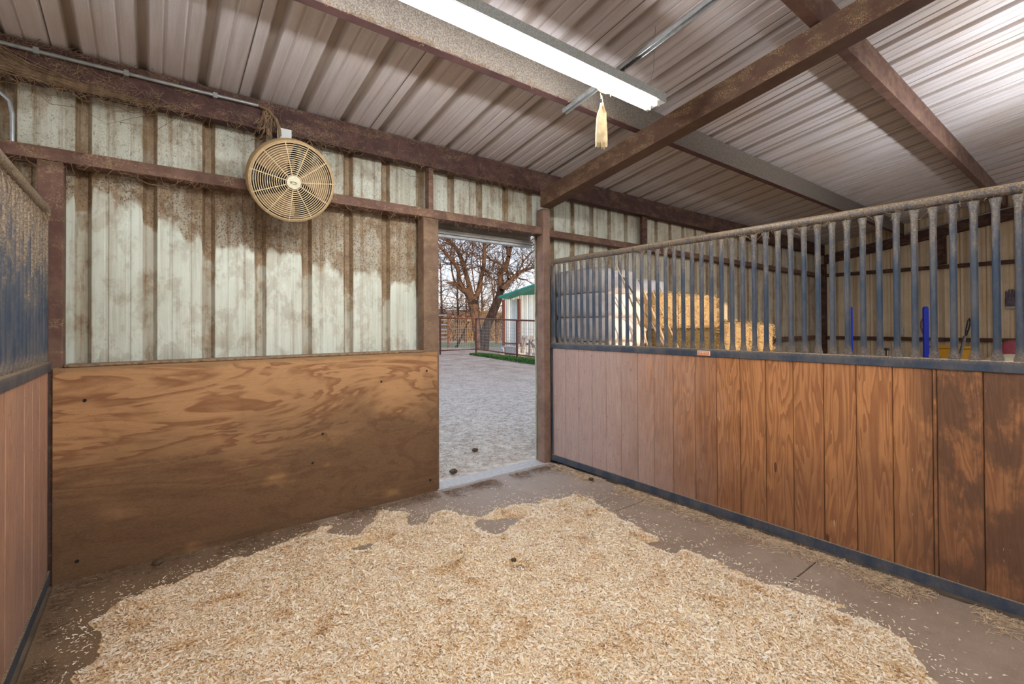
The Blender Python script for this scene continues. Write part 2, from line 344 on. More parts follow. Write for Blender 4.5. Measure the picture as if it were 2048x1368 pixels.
# ------------------------------------------------------------------ mesh helpers
class MB:
    def __init__(s): s.v = []; s.f = []; s.t = []
    def add(s, vs, fs, t=None):
        b = len(s.v); s.v += [tuple(v) for v in vs]; s.f += [tuple(i+b for i in f) for f in fs]
        if t is not None: s.t += [t]*len(vs)
        return s
    def box(s, x0, x1, y0, y1, z0, z1):
        return s.add([(x0,y0,z0),(x1,y0,z0),(x1,y1,z0),(x0,y1,z0),(x0,y0,z1),(x1,y0,z1),(x1,y1,z1),(x0,y1,z1)],
              [(0,3,2,1),(4,5,6,7),(0,1,5,4),(1,2,6,5),(2,3,7,6),(3,0,4,7)])
    def obox(s, c, ax, ay, az):           # centre and half-axis vectors
        c, ax, ay, az = map(Vector, (c, ax, ay, az)); vs = []
        for k in (-1, 1):
            for (i, j) in ((-1,-1),(1,-1),(1,1),(-1,1)): vs.append(c+ax*i+ay*j+az*k)
        return s.add(vs, [(0,3,2,1),(4,5,6,7),(0,1,5,4),(1,2,6,5),(2,3,7,6),(3,0,4,7)])
    def prism(s, prof, o, u, v, w):       # profile (a,b) placed at o + a u + b v, extruded by vector w
        o, u, v, w = map(Vector, (o, u, v, w)); n = len(prof)
        vs = [o+u*a+v*b for a, b in prof]; vs += [p+w for p in vs]
        fs = [(i, (i+1) % n, n+(i+1) % n, n+i) for i in range(n)] + [tuple(range(n-1, -1, -1)), tuple(range(n, 2*n))]
        return s.add(vs, fs)
    def tube(s, pts, r, n=8, caps=True, closed=False, t=None):
        pts = [Vector(p) for p in pts]; m = len(pts); rs = r if isinstance(r, (list, tuple)) else [r]*m
        vs = []; up = None
        for i, p in enumerate(pts):
            if closed: d = pts[(i+1) % m]-pts[i-1]
            else: d = pts[min(i+1, m-1)]-pts[max(i-1, 0)]
            d = d.normalized() if d.length > 1e-9 else Vector((0, 0, 1))
            if up is None: a = d.orthogonal().normalized()
            else:
                a = up - d*up.dot(d); a = a.normalized() if a.length > 1e-6 else d.orthogonal().normalized()
            up = a; b = d.cross(a)
            for k in range(n):
                q = 2*PI*k/n; vs.append(p+(a*math.cos(q)+b*math.sin(q))*rs[i])
        fs = []
        for i in range(m if closed else m-1):
            j = (i+1) % m
            for k in range(n): fs.append((i*n+k, i*n+(k+1) % n, j*n+(k+1) % n, j*n+k))
        if caps and not closed: fs += [tuple(range(n-1, -1, -1)), tuple(range((m-1)*n, m*n))]
        return s.add(vs, fs, t)
    def lathe(s, prof, c, ax, n=32):      # prof (r, h) along axis ax from c
        c, ax = Vector(c), Vector(ax).normalized(); a = ax.orthogonal().normalized(); b = ax.cross(a); m = len(prof); vs = []
        for r, h in prof:
            for k in range(n):
                q = 2*PI*k/n; vs.append(c+ax*h+(a*math.cos(q)+b*math.sin(q))*max(r, 1e-4))
        fs = [(i*n+k, i*n+(k+1) % n, (i+1)*n+(k+1) % n, (i+1)*n+k) for i in range(m-1) for k in range(n)]
        fs += [tuple(range(n-1, -1, -1)), tuple(range((m-1)*n, m*n))]
        return s.add(vs, fs)
    def build(s, name, mat, parent=None, smooth=False, bevel=0, org=None):
        me = bpy.data.meshes.new(name); o = bpy.data.objects.new(name, me); COL.objects.link(o)
        if parent is not None:
            off = Vector(parent['_o'])
        else:
            a = np.array(s.v); off = Vector(((a[:,0].min()+a[:,0].max())/2, (a[:,1].min()+a[:,1].max())/2, a[:,2].min()))
            if org is not None: off = Vector(org)
            o.location = off
        o['_o'] = tuple(off)
        me.from_pydata([tuple(Vector(v)-off) for v in s.v], [], s.f)
        if s.t:
            at = me.attributes.new('tint', 'FLOAT', 'POINT'); at.data.foreach_set('value', np.array(s.t, dtype=np.float32))
        me.materials.append(mat)
        if parent is not None: o.parent = parent
        if smooth:
            me.polygons.foreach_set('use_smooth', [True]*len(me.polygons))
            me.set_sharp_from_angle(angle=math.radians(40))
        if bevel:
            b = o.modifiers.new('edge', 'BEVEL'); b.width = bevel; b.segments = 2; b.limit_method = 'ANGLE'
        return o
def tag(o, label=None, cat=None, group=None, kind=None):
    if label: o['label'] = label
    if cat: o['category'] = cat
    if group: o['group'] = group
    if kind: o['kind'] = kind
    return o
def thing(name, loc, label, cat, group=None):
    o = bpy.data.objects.new(name, None); o.empty_display_size = .1; COL.objects.link(o); o.location = loc; o['_o'] = tuple(loc)
    return tag(o, label, cat, group)
def bulk(name, V, Fq, mat, tint=None, k=4):           # numpy mesh
    me = bpy.data.meshes.new(name); nv = len(V); nf = len(Fq)
    me.vertices.add(nv); me.vertices.foreach_set('co', V.astype(np.float32).ravel())
    me.loops.add(nf*k); me.loops.foreach_set('vertex_index', Fq.astype(np.int32).ravel())
    me.polygons.add(nf); me.polygons.foreach_set('loop_start', np.arange(0, nf*k, k, dtype=np.int32))
    me.update(calc_edges=True); me.validate()
    if tint is not None:
        at = me.attributes.new('tint', 'FLOAT', 'POINT'); at.data.foreach_set('value', tint.astype(np.float32))
    me.materials.append(mat)
    o = bpy.data.objects.new(name, me); COL.objects.link(o); o['_o'] = (0, 0, 0); return o
def strips(pos, L, W, yaw, pitch, curl, roll):        # many little bent flakes: 6 verts, 2 quads each
    n = len(pos)
    d = np.stack([np.cos(yaw)*np.cos(pitch), np.sin(yaw)*np.cos(pitch), np.sin(pitch)], 1)
    s_ = np.stack([-np.sin(yaw), np.cos(yaw), np.zeros(n)], 1)
    u = np.cross(d, s_); s2 = s_*np.cos(roll)[:, None]+u*np.sin(roll)[:, None]; u2 = np.cross(d, s2)
    L = L[:, None]; W = W[:, None]; c = curl[:, None]
    A = pos-d*L/2; B = pos+u2*c; C = pos+d*L/2
    V = np.stack([A-s2*W/2, A+s2*W/2, B-s2*W/2, B+s2*W/2, C-s2*W/3, C+s2*W/3], 1).reshape(-1, 3)
    b = np.arange(n)[:, None]*6
    Fq = np.concatenate([b+np.array([[0, 1, 3, 2]]), b+np.array([[2, 3, 5, 4]])], 1).reshape(-1, 4)
    return V, Fq

# ------------------------------------------------------------------ sizes of the barn
YG = 3.62                 # inner face of girts and eave beam
YS = 3.76                 # inner face of the wall sheet
XP, XL = 3.271, -.438     # stall sides
XR = 10.8                 # far side wall
S = .167                  # roof rise per metre away from the back wall
ROOF0 = 3.0
def zr(y, z0=ROOF0): return z0 + S*(3.6-y)

def rib_profile(a0, a1, pitch, ph, deep, base=.036, top=.017, minor=.004):
    out = [(a0, 0)]; k = math.floor((a0-ph)/pitch)
    while ph+k*pitch < a1+pitch:
        c = ph+k*pitch
        for a, b in ((c-base, 0), (c-top, deep), (c+top, deep), (c+base, 0)):
            out.append((a, b))
        for m in (1/3, 2/3):
            q = c+pitch*m
            out += [(q-.012, 0), (q-.006, minor), (q+.006, minor), (q+.012, 0)]
        k += 1
    out = sorted([p for p in out if a0 <= p[0] <= a1]+[(a1, 0)])
    return out
def sheet(prof, o, u, v, w, mb):          # open ribbed sheet with a little thickness
    o, u, v, w = map(Vector, (o, u, v, w)); n = len(prof); th = v*.004
    vs = [o+u*a+v*b for a, b in prof]; vs += [p+w for p in vs]; vs += [p+th for p in vs]
    fs = []
    for i in range(n-1):
        fs += [(i, i+1, n+i+1, n+i), (2*n+i, 3*n+i, 3*n+i+1, 2*n+i+1), (i, 2*n+i, 2*n+i+1, i+1), (n+i, n+i+1, 3*n+i+1, 3*n+i)]
    fs += [(0, n, 3*n, 2*n), (n-1, 3*n-1, 4*n-1, 2*n-1)]
    mb.add(vs, fs)
# back wall, with the doorway left open
DX0, DX1, DZ = 1.93, 3.20, 2.40
mb = MB()
for a0, a1, z0, z1 in ((-3.4, DX0, -.14, 3.06), (DX0, DX1, 2.40, 3.06), (DX1, XR+.03, -.14, 3.06)):
    sheet(rib_profile(a0, a1, WP, WPH, .034), (0, YS, z0), (1, 0, 0), (0, 1, 0), (0, 0, z1-z0), mb)
tag(mb.build('wall_back', MT['wall'], org=(0, YS, 0)), kind='structure')
# far side wall
mb = MB(); top = []
pr = rib_profile(.25, YS+.02, WP, .1, .034)
vs = []; n = len(pr)
for a, b in pr: vs.append((XR+b, a, -.14))
for a, b in pr: vs.append((XR+b, a, zr(a)+.02))
vs += [(x+.004, y, z) for x, y, z in vs]
fs = []
for i in range(n-1): fs += [(i, n+i, n+i+1, i+1), (2*n+i, 2*n+i+1, 3*n+i+1, 3*n+i), (i, i+1, 2*n+i+1, 2*n+i), (n+i, 3*n+i, 3*n+i+1, n+i+1)]
mb.add(vs, fs); tag(mb.build('wall_right', MT['wallr'], org=(XR, 0, 0)), kind='structure')
# roof
mb = MB(); L = 9.6
sheet(rib_profile(-3.4, XR+.35, RP, RPH, .034), (0, YS+.32, zr(YS+.32)), (1, 0, 0), (0, S, 1), (0, -L, S*L), mb)
tag(mb.build('ceiling', MT['roof'], org=(0, YS, 3)), kind='structure')
# floor slab, threshold, yard
tag(MB().box(-3.4, XR, -4.2, YS, -.14, -.012).build('floor', plain('packed_floor', (112, 94, 76), .9, 0, .2, 6), org=(0, 0, 0)), kind='structure')
tag(MB().box(DX0-.05, DX1+.05, YG-.02, YG+.17, -.012, -.004).build('trim_1', MT['conc'], bevel=.004), kind='structure')
mb = MB(); gx = np.linspace(-120, 200, 81); gy = np.concatenate([np.linspace(YG+.17, 20, 40), np.linspace(22, 260, 60)])
V = [(x, y, -.02-.0006*max(0, y-8)+(.035*mnoise.noise(Vector((x*.4, y*.4, 0))) if y > 4.6 else 0)) for y in gy for x in gx]
nx = len(gx)
mb.add(V, [(j*nx+i, j*nx+i+1, (j+1)*nx+i+1, (j+1)*nx+i) for j in range(len(gy)-1) for i in range(nx-1)])
tag(mb.build('ground', MT['ground'], org=(0, 0, 0), smooth=True), kind='structure')
tag(MB().box(-120, 200, -120, -4.2, -.1, -.02).build('ground_front', MT['ground'], org=(0, 0, 0)), kind='structure')
# unseen front wall behind the camera, shaped to block low sun but light the hay
mb = MB(); mb.box(-3.4, 3.32, -4.2, -4.1, 0, zr(-4.15)-.02); mb.box(6.9, XR, -4.2, -4.1, 0, zr(-4.15)-.02); mb.box(3.32, 6.9, -4.2, -4.1, 2.22, zr(-4.15)-.02)
tag(mb.build('wall_front_sunblock', MT['frontw']), kind='structure')

# ------------------------------------------------------------------ steel frame
def cchan(name, mat, x0, x1, yf, yb, z0, z1, label, cat, lip=.02, tilt=0):
    # C section running along X, open side at the back
    t = .006
    pr = [(0, 0), (yb-yf, 0), (yb-yf, lip), (yb-yf-t, lip), (yb-yf-t, t), (t, t), (t, z1-z0-t), (yb-yf-t, z1-z0-t), (yb-yf-t, z1-z0-lip), (yb-yf, z1-z0-lip), (yb-yf, z1-z0), (0, z1-z0)]
    mb = MB().prism(pr, (x0, yf, z0), (0, 1, 0), (0, 0, 1), (x1-x0, 0, 0))
    return tag(mb.build(name, mat, bevel=.003), label, cat)
cchan('eave_beam', MT['red'], -3.3, XR-.05, YG, YG+.10, 2.78, 2.985, 'long dark red-brown steel eave beam along the top of the back wall', 'beam')
cchan('wall_girt', MT['girt'], -3.3, 3.185, YG, YS-.008, 2.345, 2.419, 'dusty brown steel girt crossing behind the fan and over the doorway', 'girt')
cchan('wall_girt', MT['girt'], 3.29, XR-.05, YG+.02, YS-.008, 2.34, 2.41, 'brown steel girt on the back wall above the hay and wrapped bales', 'girt')
cchan('wall_girt', MT['girt'], 3.29, XR-.05, YG+.06, YS-.008, 1.10, 1.17, 'low brown girt on the back wall behind the hay bales', 'girt')
# purlins: web facing the camera, bottom flange towards the wall
def purlin(y, x0, x1, label, mat):
    t = .006; H = .205; z0 = zr(y)-.215
    pr = [(0, 0), (.065, 0), (.065, .018), (.065-t, .018), (.065-t, t), (t, t), (t, H-t), (.065, H-t), (.065, H), (0, H)]
    mb = MB().prism(pr, (x0, y-.0, z0), (0, 1, 0), (0, 0, 1), (x1-x0, 0, 0))
    return tag(mb.build('roof_purlin', mat, bevel=.002), label, 'purlin')
purlin(2.36, -3.3, XR-.06, 'dusty steel roof purlin running just behind the fluorescent light', MT['purl'])
p2 = purlin(1.067, -3.3, XR-.06, 'red-brown roof purlin nearest the camera at the top right, beyond the rafter', MT['girt'])
purlin(-.22, -3.3, XR-.06, 'red-brown roof purlin above and behind the camera', MT['girt'])
# main rafter over the stall side, sloping with the roof
def rafter(xa, xb, z0, h, y0, y1, name, mat, label):
    t = .007; w = xb-xa
    pr = [(0, 0), (w, 0), (w, .02), (w-t, .02), (w-t, t), (t, t), (t, h-t), (w, h-t), (w, h), (0, h)]
    mb = MB().prism(pr, (xa, y0, z0+S*(3.6-y0)), (1, 0, 0), (0, 0, 1), (0, y1-y0, -S*(y1-y0)))
    return tag(mb.build(name, mat, bevel=.002), label, 'beam')
rafter(3.125, 3.262, 2.605, .168, 3.58, -4.0, 'roof_rafter', MT['raft'], 'big dusty brown steel rafter sloping from the doorway post to the top right')
rafter(XR-.16, XR-.04, 2.60, .17, 3.6, -4.0, 'roof_rafter', MT['red'], 'dark brown rafter along the top of the far side wall')
# columns
def column(x0, x1, y0, y1, z1, label, mat, name='steel_column'):
    return tag(MB().box(x0, x1, y0, y1, -.01, z1).build(name, mat, bevel=.006), label, 'column')
column(3.192, 3.285, 3.612, 3.715, 2.612, 'pinkish brown steel column at the right side of the doorway under the rafter', MT['post'])
column(1.84, 1.985, 3.622, 3.735, 2.342, 'brown steel column at the left side of the doorway beside the plywood', MT['postd'])
column(-.50, -.393, 3.622, 3.73, 2.343, 'dusty brown steel column in the left corner of the stall', MT['girt'])
tag(MB().box(1.895, 1.94, 3.63, 3.70, 2.42, 2.779).build('short_post', MT['girt'], bevel=.003), 'short brown steel post between girt and eave beam, left of the doorway top', 'post')
tag(MB().box(4.9, 5.0, 3.66, 3.70, 2.41, 2.779).build('short_post', MT['red'], bevel=.003), 'short brown steel post between girt and eave beam above the hay', 'post')
for k, (y0, lab) in enumerate(((1.80, 'dark brown post on the far side wall right of the hanging conduit'), (.27, 'brown post at the near end of the far side wall'))):
    tag(MB().box(XR-.14, XR-.01, y0, y0+.13, 2.42, zr(y0)-.39).build('short_post', MT['red'], bevel=.003), lab, 'post')
def sgirt(z0, y0, y1, label):
    tag(MB().box(XR-.11, XR-.006, y0, y1, z0, z0+.06).build('wall_girt', MT['red'], bevel=.003), label, 'girt')
sgirt(2.34, .26, 3.58, 'upper brown girt on the far side wall behind the stall bars')
sgirt(1.10, .26, 3.58, 'lower brown girt on the far side wall behind the blue posts')
column(XR-.12, XR-.01, 3.60, 3.72, 2.6, 'dark brown corner column where the back wall meets the far side wall', MT['red'])

# closed overhead door folded above the doorway
dr = thing('door_1', (2.6, 3.84, 2.26), None, None); dr['kind'] = 'structure'
pr = [(0, 0), (.03, .012), (.03, .05), (0, .062), (0, .10), (.03, .112), (.03, .15), (0, .16), (-.012, .16), (-.012, 0)]
MB().prism([(-a, b) for a, b in pr], (1.9, 3.86, 2.255), (0, 1, 0), (0, 0, 1), (1.325, 0, 0)).build('door_curtain', MT['galvd'], dr)
MB().box(1.9, 3.225, 3.83, 3.875, 2.235, 2.262).build('bottom_bar', MT['galv'], dr, bevel=.003)
MB().tube([(1.9, 3.93, 2.46), (3.23, 3.93, 2.46)], .055, 16).build('door_roll', MT['galvd'], dr, smooth=True)

# ------------------------------------------------------------------ plywood kick board
pw = thing('plywood_kickboard', (.75, 3.6, 0), 'stained plywood kick panel on the lower back wall left of the doorway', 'panel')
mb = MB(); nx, nz = 60, 30
mb.box(-.432, 1.955, 3.594, 3.616, -.006, 1.188); mb.build('panel', MT['ply'], pw, bevel=.002)
MB().box(-.388, 1.836, 3.60, YS-.02, 1.189, 1.205).build('ledge', MT['strawd'], pw, bevel=.006)
mb = MB()
for x, z in ((-.30, 1.0), (1.45, .97), (1.0, .62), (.93, .42), (-.33, .1), (1.85, 1.03), (1.88, .1)):
    MB().lathe([(.009, 0), (.009, .003), (.005, .005)], (x, 3.594, z), (0, -1, 0), 10).build('bolt_head', MT['dark'], pw)

# ------------------------------------------------------------------ stall partitions
def flat_bar(mb, x, y, z0, z1):
    n = 12; hs = [(z0, .008, .0245), (z0+.012, .009, .024), (z0+.035, .013, .0185), (z0+.06, .0152, .0156), (z1-.075, .0152, .0156), (z1-.045, .013, .0185), (z1-.012, .008, .025)]
    vs = []
    for z, a, b in hs:
        for k in range(n): q = 2*PI*k/n; vs.append((x+a*math.cos(q), y+b*math.sin(q), z))
    m = len(hs); fs = [(i*n+k, i*n+(k+1) % n, (i+1)*n+(k+1) % n, (i+1)*n+k) for i in range(m-1) for k in range(n)]
    mb.add(vs, fs)
def partition(xf, sgn, edges, bars, label, bm, wm, yend):
    # xf = face towards the stall, sgn = direction away from the stall
    t = thing('stall_partition', (xf, 1.8, 0), label, 'stall partition')
    a, b = sorted((xf, xf+sgn*.055)); xm = (a+b)/2
    MB().box(a, b, yend, 3.598, 1.173, 1.2285).build('middle_rail', bm, t, bevel=.003)
    MB().box(a, b, yend, 3.598, .02, .083).build('bottom_rail', bm, t, bevel=.003)
    MB().tube([(xm, yend, 2.064), (xm, 3.55, 2.064), (xm, 3.575, 2.055), (xm, 3.588, 2.03)], .027, 14).build('top_rail', bm, t, smooth=True)
    MB().box(a+.01, b-.01, 3.575, 3.6, .083, 1.173).build('end_post', bm, t)
    MB().box(xm-.016, xm+.016, 3.572, 3.602, 1.2285, 2.045).build('end_post', bm, t, bevel=.003)
    MB().box(xm-.02, xm+.02, yend-.03, yend+.0, .02, 2.05).build('end_post', bm, t, bevel=.003)
    for y in bars:
        mb = MB(); flat_bar(mb, xm, y, 1.2285, 2.045); mb.build('bar', bm, t, smooth=True)
    for i in range(len(edges)-1):
        y1, y0 = edges[i], edges[i+1]
        c = .0035; w = y1-y0-.003; x0 = xf+sgn*.010; x1 = xf+sgn*.044
        e = random.uniform(-.0012, .0012)
        pr = [(0+c, 0), (w-c, 0), (w, c), (w, .013), (w+.006, .013), (w+.006, .021), (w, .021), (w, .034), (0, .034), (0, c)]
        mb = MB().prism(pr, (x0+sgn*e, y0+.0015, .083), (0, 1, 0), (sgn, 0, 0), (0, 0, 1.09)); mb.build('board', wm, t)
    return t
edg = [3.575, 3.561, 3.392, 3.211, 3.036, 2.864, 2.692, 2.515, 2.349, 2.172, 1.981, 1.81, 1.637, 1.464, 1.293, 1.12, .952, .781, .612, .594, .42, .25, .08, -.10]
bars = [3.568-.078*i for i in range(47)]
rp = partition(XP, 1, edg, bars, 'stall partition right of the doorway with wooden boards below grey-blue bars', MT['blue'], MT['board'], -.10)
edl = [3.575]+[3.50-.172*i for i in range(22)]
lp = partition(XL, -1, edl, [3.525-.0776*i for i in range(47)], 'stall partition at the left edge with heavily dusted blue bars over boards', MT['blueL'], MT['boardL'], -.12)
# maker's plate on the middle rail of the right partition (worn, unreadable lettering)
o = MB().box(XP-.004, XP, 1.850, 1.952, 1.181, 1.217).build('maker_plate', MT['plate_edge'], rp, bevel=.002); o['label'] = 'small orange plate with a pale rim'
mb = MB(); mb.box(XP-.0055, XP-.004, 1.857, 1.945, 1.186, 1.212); p_ = mb.build('plate_face', MT['orange'], o)
mb = MB(); y = 1.938
for w in (.004, .006, .003, .007, .004, .005, .003, .006):
    mb.box(XP-.0065, XP-.0055, y-w, y, 1.196, 1.208); mb.box(XP-.0065, XP-.0055, y-w-.001, y+.001, 1.201, 1.2035); y -= w+.0045
mb.build('plate_lettering', MT['plate_edge'], o)

# ------------------------------------------------------------------ rubber mats and bedding
ny = [3.585, 2.345, 1.115, -.115]; nxm = [-.43, 1.41, 3.262]
mlab = [['brown dusty rubber mat under the plywood in the left back corner', 'grey rubber mat just inside the doorway sill'],
        ['brown rubber mat along the left partition, second back from the plywood', 'grey-brown rubber mat along the middle of the right partition'],
        ['rubber mat nearest the camera on the left, mostly under shavings', 'grey-brown rubber mat along the near end of the right partition']]
for j in range(3):
    for i in range(2):
        tag(MB().box(nxm[i]+.004, nxm[i+1]-.004, ny[j+1]+.004, ny[j]-.004, -.012, .002).build('rubber_mat', MT['mat'], bevel=.004), mlab[j][i], 'mat', 'rubber mats on the stall floor')
poly_px = [(60,1500),(130,1345),(180,1290),(165,1240),(210,1205),(330,1160),(450,1112),(530,1090),(600,1065),(640,1040),(690,1048),(740,1030),(760,1012),(815,1016),(830,1040),(858,1030),(862,1012),(900,1013),(930,1022),(958,1026),(985,1015),(1015,1002),(1070,998),(1110,988),(1160,984),(1195,998),(1230,1018),(1260,1035),(1310,1062),(1390,1090),(1470,1128),(1540,1155),(1620,1175),(1700,1212),(1790,1250),(1850,1300),(1890,1345),(1990,1450)]
def gnd(px, py, z=0.0):
    d = FW + RR*((px-PX)/F) - UU*((py-PY)/F); t = (z-CH)/d.z; return (d.x*t, d.y*t)
poly = [gnd(x, y, .02) for x, y in poly_px] + [(2.2, -.1), (-.2, -.1)]
PA = np.array(poly); PB = np.roll(PA, -1, 0)
def sdf(X, Y):                      # positive inside
    P = np.stack([X, Y], -1)[:, None, :]; E = (PB-PA)[None]; W = P-PA[None]
    t = np.clip((W*E).sum(-1)/(E*E).sum(-1), 0, 1); D = np.sqrt(((W-E*t[..., None])**2).sum(-1)).min(1)
    c1 = (PA[None, :, 1] <= P[..., 1]); c2 = (PB[None, :, 1] > P[..., 1])
    cr = (E[..., 0]*W[..., 1]-E[..., 1]*W[..., 0])
    ins = ((c1 & c2 & (cr > 0)).sum(1)+(-1)*((~c1) & (~c2) & (cr < 0)).sum(1)) != 0
    return np.where(ins, D, -D)
def fbm(X, Y, sc, seed=0):
    return np.array([mnoise.fractal(Vector((x*sc+seed, y*sc, seed)), 1.0, 2.0, 4) for x, y in zip(X, Y)])
holes = [(gnd(992, 1052), .145, .05), (gnd(1036, 1140), .055, .03), (gnd(1332, 1094), .11, .03), (gnd(722, 1100), .08, .02), (gnd(700, 1062), .13, .05)]
def bedheight(X, Y):
    d = sdf(X, Y); wob = fbm(X, Y, 7, 3)*.06
    h = np.clip((d+wob)/.22, 0, 1); h = h*h*(3-2*h)
    z = h*(.036+.016*fbm(X, Y, 2.2, 1)+.012*fbm(X, Y, 8, 5))
    for (hx, hy), r, dp in holes:
        q = np.sqrt(((X-hx)/1.0)**2+((Y-hy)/.75)**2)/r
        w = np.clip(1.9-1.1*q*(1+.22*np.sin(3*np.arctan2(Y-hy, X-hx)+hx*9)), 0, 1); w = w*w*(3-2*w); z = z*(1-w)-.004*w
    return np.where(d+wob > 0, z, -.004)
gx = np.arange(-.42, 3.10, .02); gy = np.arange(-.09, 3.50, .02)
XX, YY = np.meshgrid(gx, gy); hz = bedheight(XX.ravel(), YY.ravel())
V = np.stack([XX.ravel(), YY.ravel(), hz], 1); nx = len(gx)
idx = (np.arange(len(gy)-1)[:, None]*nx+np.arange(nx-1)[None]).ravel()
Fq = np.stack([idx, idx+1, idx+1+nx, idx+nx], 1); keep = (hz[Fq] > -.003).any(1); Fq = Fq[keep]
used = np.unique(Fq); rm = -np.ones(len(V), int); rm[used] = np.arange(len(used))
bed = bulk('wood_shavings', V[used], rm[Fq], MT['bed'])
tag(bed, 'cream wood shavings bedding spread across the stall floor', 'bedding', None, 'stuff')
bed.data.polygons.foreach_set('use_smooth', [True]*len(bed.data.polygons))
hgrid = hz.reshape(len(gy), nx)
def hat(X, Y):
    i = np.clip(((X+.42)/.02), 0, nx-1.001); j = np.clip(((Y+.09)/.02), 0, len(gy)-1.001)
    i0 = i.astype(int); j0 = j.astype(int); a = i-i0; b = j-j0
    return hgrid[j0, i0]*(1-a)*(1-b)+hgrid[j0, i0+1]*a*(1-b)+hgrid[j0+1, i0]*(1-a)*b+hgrid[j0+1, i0+1]*a*b
N = 190000
X = rng.uniform(-.42, 3.05, N); Y = rng.uniform(-.05, 3.45, N); 
vis = (X*FW.x+Y*FW.y) > 1.2; X, Y = X[vis], Y[vis]
H = hat(X, Y); k = H > .004; X, Y, H = X[k], Y[k], H[k]; n = len(X)
big = rng.random(n) < .10
Ls = np.where(big, rng.uniform(.018, .036, n), rng.uniform(.007, .019, n)); Ws = np.where(big, rng.uniform(.005, .012, n), rng.uniform(.002, .007, n))
V, Fq = strips(np.stack([X, Y, H+rng.uniform(.000, .007, n)], 1), Ls, Ws, rng.uniform(0, 2*PI, n), rng.normal(0, .38, n), rng.uniform(-.25, .25, n)*Ls, rng.normal(0, .5, n))
V[:, 2] = np.maximum(V[:, 2], .003)
tn = np.clip(rng.beta(2.6, 2.0, n), 0, 1)
clump = np.array([mnoise.noise(Vector((x*7, y*7, 4))) for x, y in zip(X, Y)]); tn = np.clip(tn-.95*np.clip(clump-.12, 0, 1), 0, 1)
ch = bulk('shaving_flakes', V, Fq, MT['chip'], np.repeat(tn, 6)); ch.parent = bed
ch['kind'] = 'stuff'
# flakes strayed over the mats
N = 42000; X = rng.uniform(-.40, 3.22, N); Y = rng.uniform(-.05, 3.55, N); d = sdf(X, Y)
pr_ = np.where(d > 0, .35, np.exp(d/.045)*.95+np.exp(d/.16)*.12+.012); k = (rng.random(N) < pr_) & ((X*FW.x+Y*FW.y) > 1.0); X, Y = X[k], Y[k]; n = len(X)
H = np.maximum(hat(X, Y), .002)
Ls = rng.uniform(.006, .022, n); V, Fq = strips(np.stack([X, Y, H+.004], 1), Ls, rng.uniform(.002, .006, n), rng.uniform(0, 2*PI, n), rng.normal(0, .12, n), rng.uniform(-.2, .2, n)*Ls, rng.normal(0, .3, n))
V[:, 2] = np.maximum(V[:, 2], .0025)
o = bulk('stray_shavings', V, Fq, MT['chip'], np.repeat(rng.beta(4, 1.6, n), 6))
tag(o, 'loose flakes of shavings strewn over the bare rubber mats', 'wood shavings', None, 'stuff')
# old hay and dirt swept against the walls
def litter(name, segs, N, mat, label, cat, spread=.05, L=(.015, .06), W=.0016, lift=.006, z0=.002):
    xs = []; ys = []
    for (x0, y0, x1, y1, w) in segs:
        m = int(N*w); t = rng.random(m); e = np.abs(rng.normal(0, spread, m)); nx_, ny_ = -(y1-y0), (x1-x0); l = math.hypot(nx_, ny_)
        clus = np.array([mnoise.noise(Vector((a*l*4, 0, w*50))) for a in t]); kk = clus > rng.uniform(-.5, .35, m)
        xs.append((x0+(x1-x0)*t+nx_/l*e)[kk]); ys.append((y0+(y1-y0)*t+ny_/l*e)[kk])
    X = np.concatenate(xs); Y = np.concatenate(ys); n = len(X); Ls = rng.uniform(L[0], L[1], n)
    V, Fq = strips(np.stack([X, Y, z0+rng.uniform(.001, lift, n)], 1), Ls, np.full(n, W)*rng.uniform(.7, 1.6, n), rng.uniform(0, 2*PI, n), rng.normal(0, .12, n), rng.normal(0, .1, n)*Ls, rng.normal(0, .6, n))
    V[:, 2] = np.maximum(V[:, 2], z0+.0005)
    o = bulk(name, V, Fq, mat, np.repeat(rng.random(n), 6)); return tag(o, label, cat, None, 'stuff')
litter('hay_litter', [(3.262, -.1, 3.262, 3.5, 1.0)], 15000, MT['straw'], 'old hay and chaff along the foot of the right partition', 'litter', .085, W=.0024)
litter('hay_litter', [(1.9, 3.56, -.4, 3.56, .9)], 6500, MT['strawd'], 'dark chaff and hay along the foot of the plywood', 'litter', .09, lift=.012)
litter('hay_litter', [(3.2, 3.52, 1.95, 3.52, 1.0)], 3200, MT['strawd'], 'chaff scattered across the doorway sill', 'litter', .09)
litter('hay_litter', [(-.40, 3.5, -.40, 1.5, 1.0)], 3600, MT['strawd'], 'chaff and dirt along the foot of the left partition', 'litter', .05, lift=.012)
def clod(c, r, name, label, cat, grp=None):
    mb = MB(); n, m = 12, 8; vs = []
    for i in range(m+1):
        th = PI*i/m
        for k in range(n):
            q = 2*PI*k/n; d = Vector((math.sin(th)*math.cos(q), math.sin(th)*math.sin(q), math.cos(th)*.6))
            s_ = 1+.35*mnoise.noise(d*2.3+Vector(c)*9); vs.append(Vector(c)+d*r*s_)
    fs = [(i*n+k, i*n+(k+1) % n, (i+1)*n+(k+1) % n, (i+1)*n+k) for i in range(m) for k in range(n)]
    mb.add(vs, fs); o = mb.build(name, MT['clod'], smooth=True); return tag(o, label, cat, grp)
x, y = gnd(907, 945); clod((x, y, .012), .038, 'manure_clod', 'dark brown manure clod on the yard just outside the doorway sill', 'manure')
x, y = gnd(950, 901); clod((x, y, .005), .035, 'manure_clod', 'dark clod farther out in the yard, seen through the doorway', 'manure')
x, y = gnd(1182, 962); clod((x, y, .018), .022, 'dirt_clod', 'small brown clod lying beside the right partition near the doorway', 'dirt')
x, y = gnd(1028, 1137); clod((x, y, .05), .016, 'dirt_clod', 'small dark clod lying in the middle of the shavings', 'dirt')
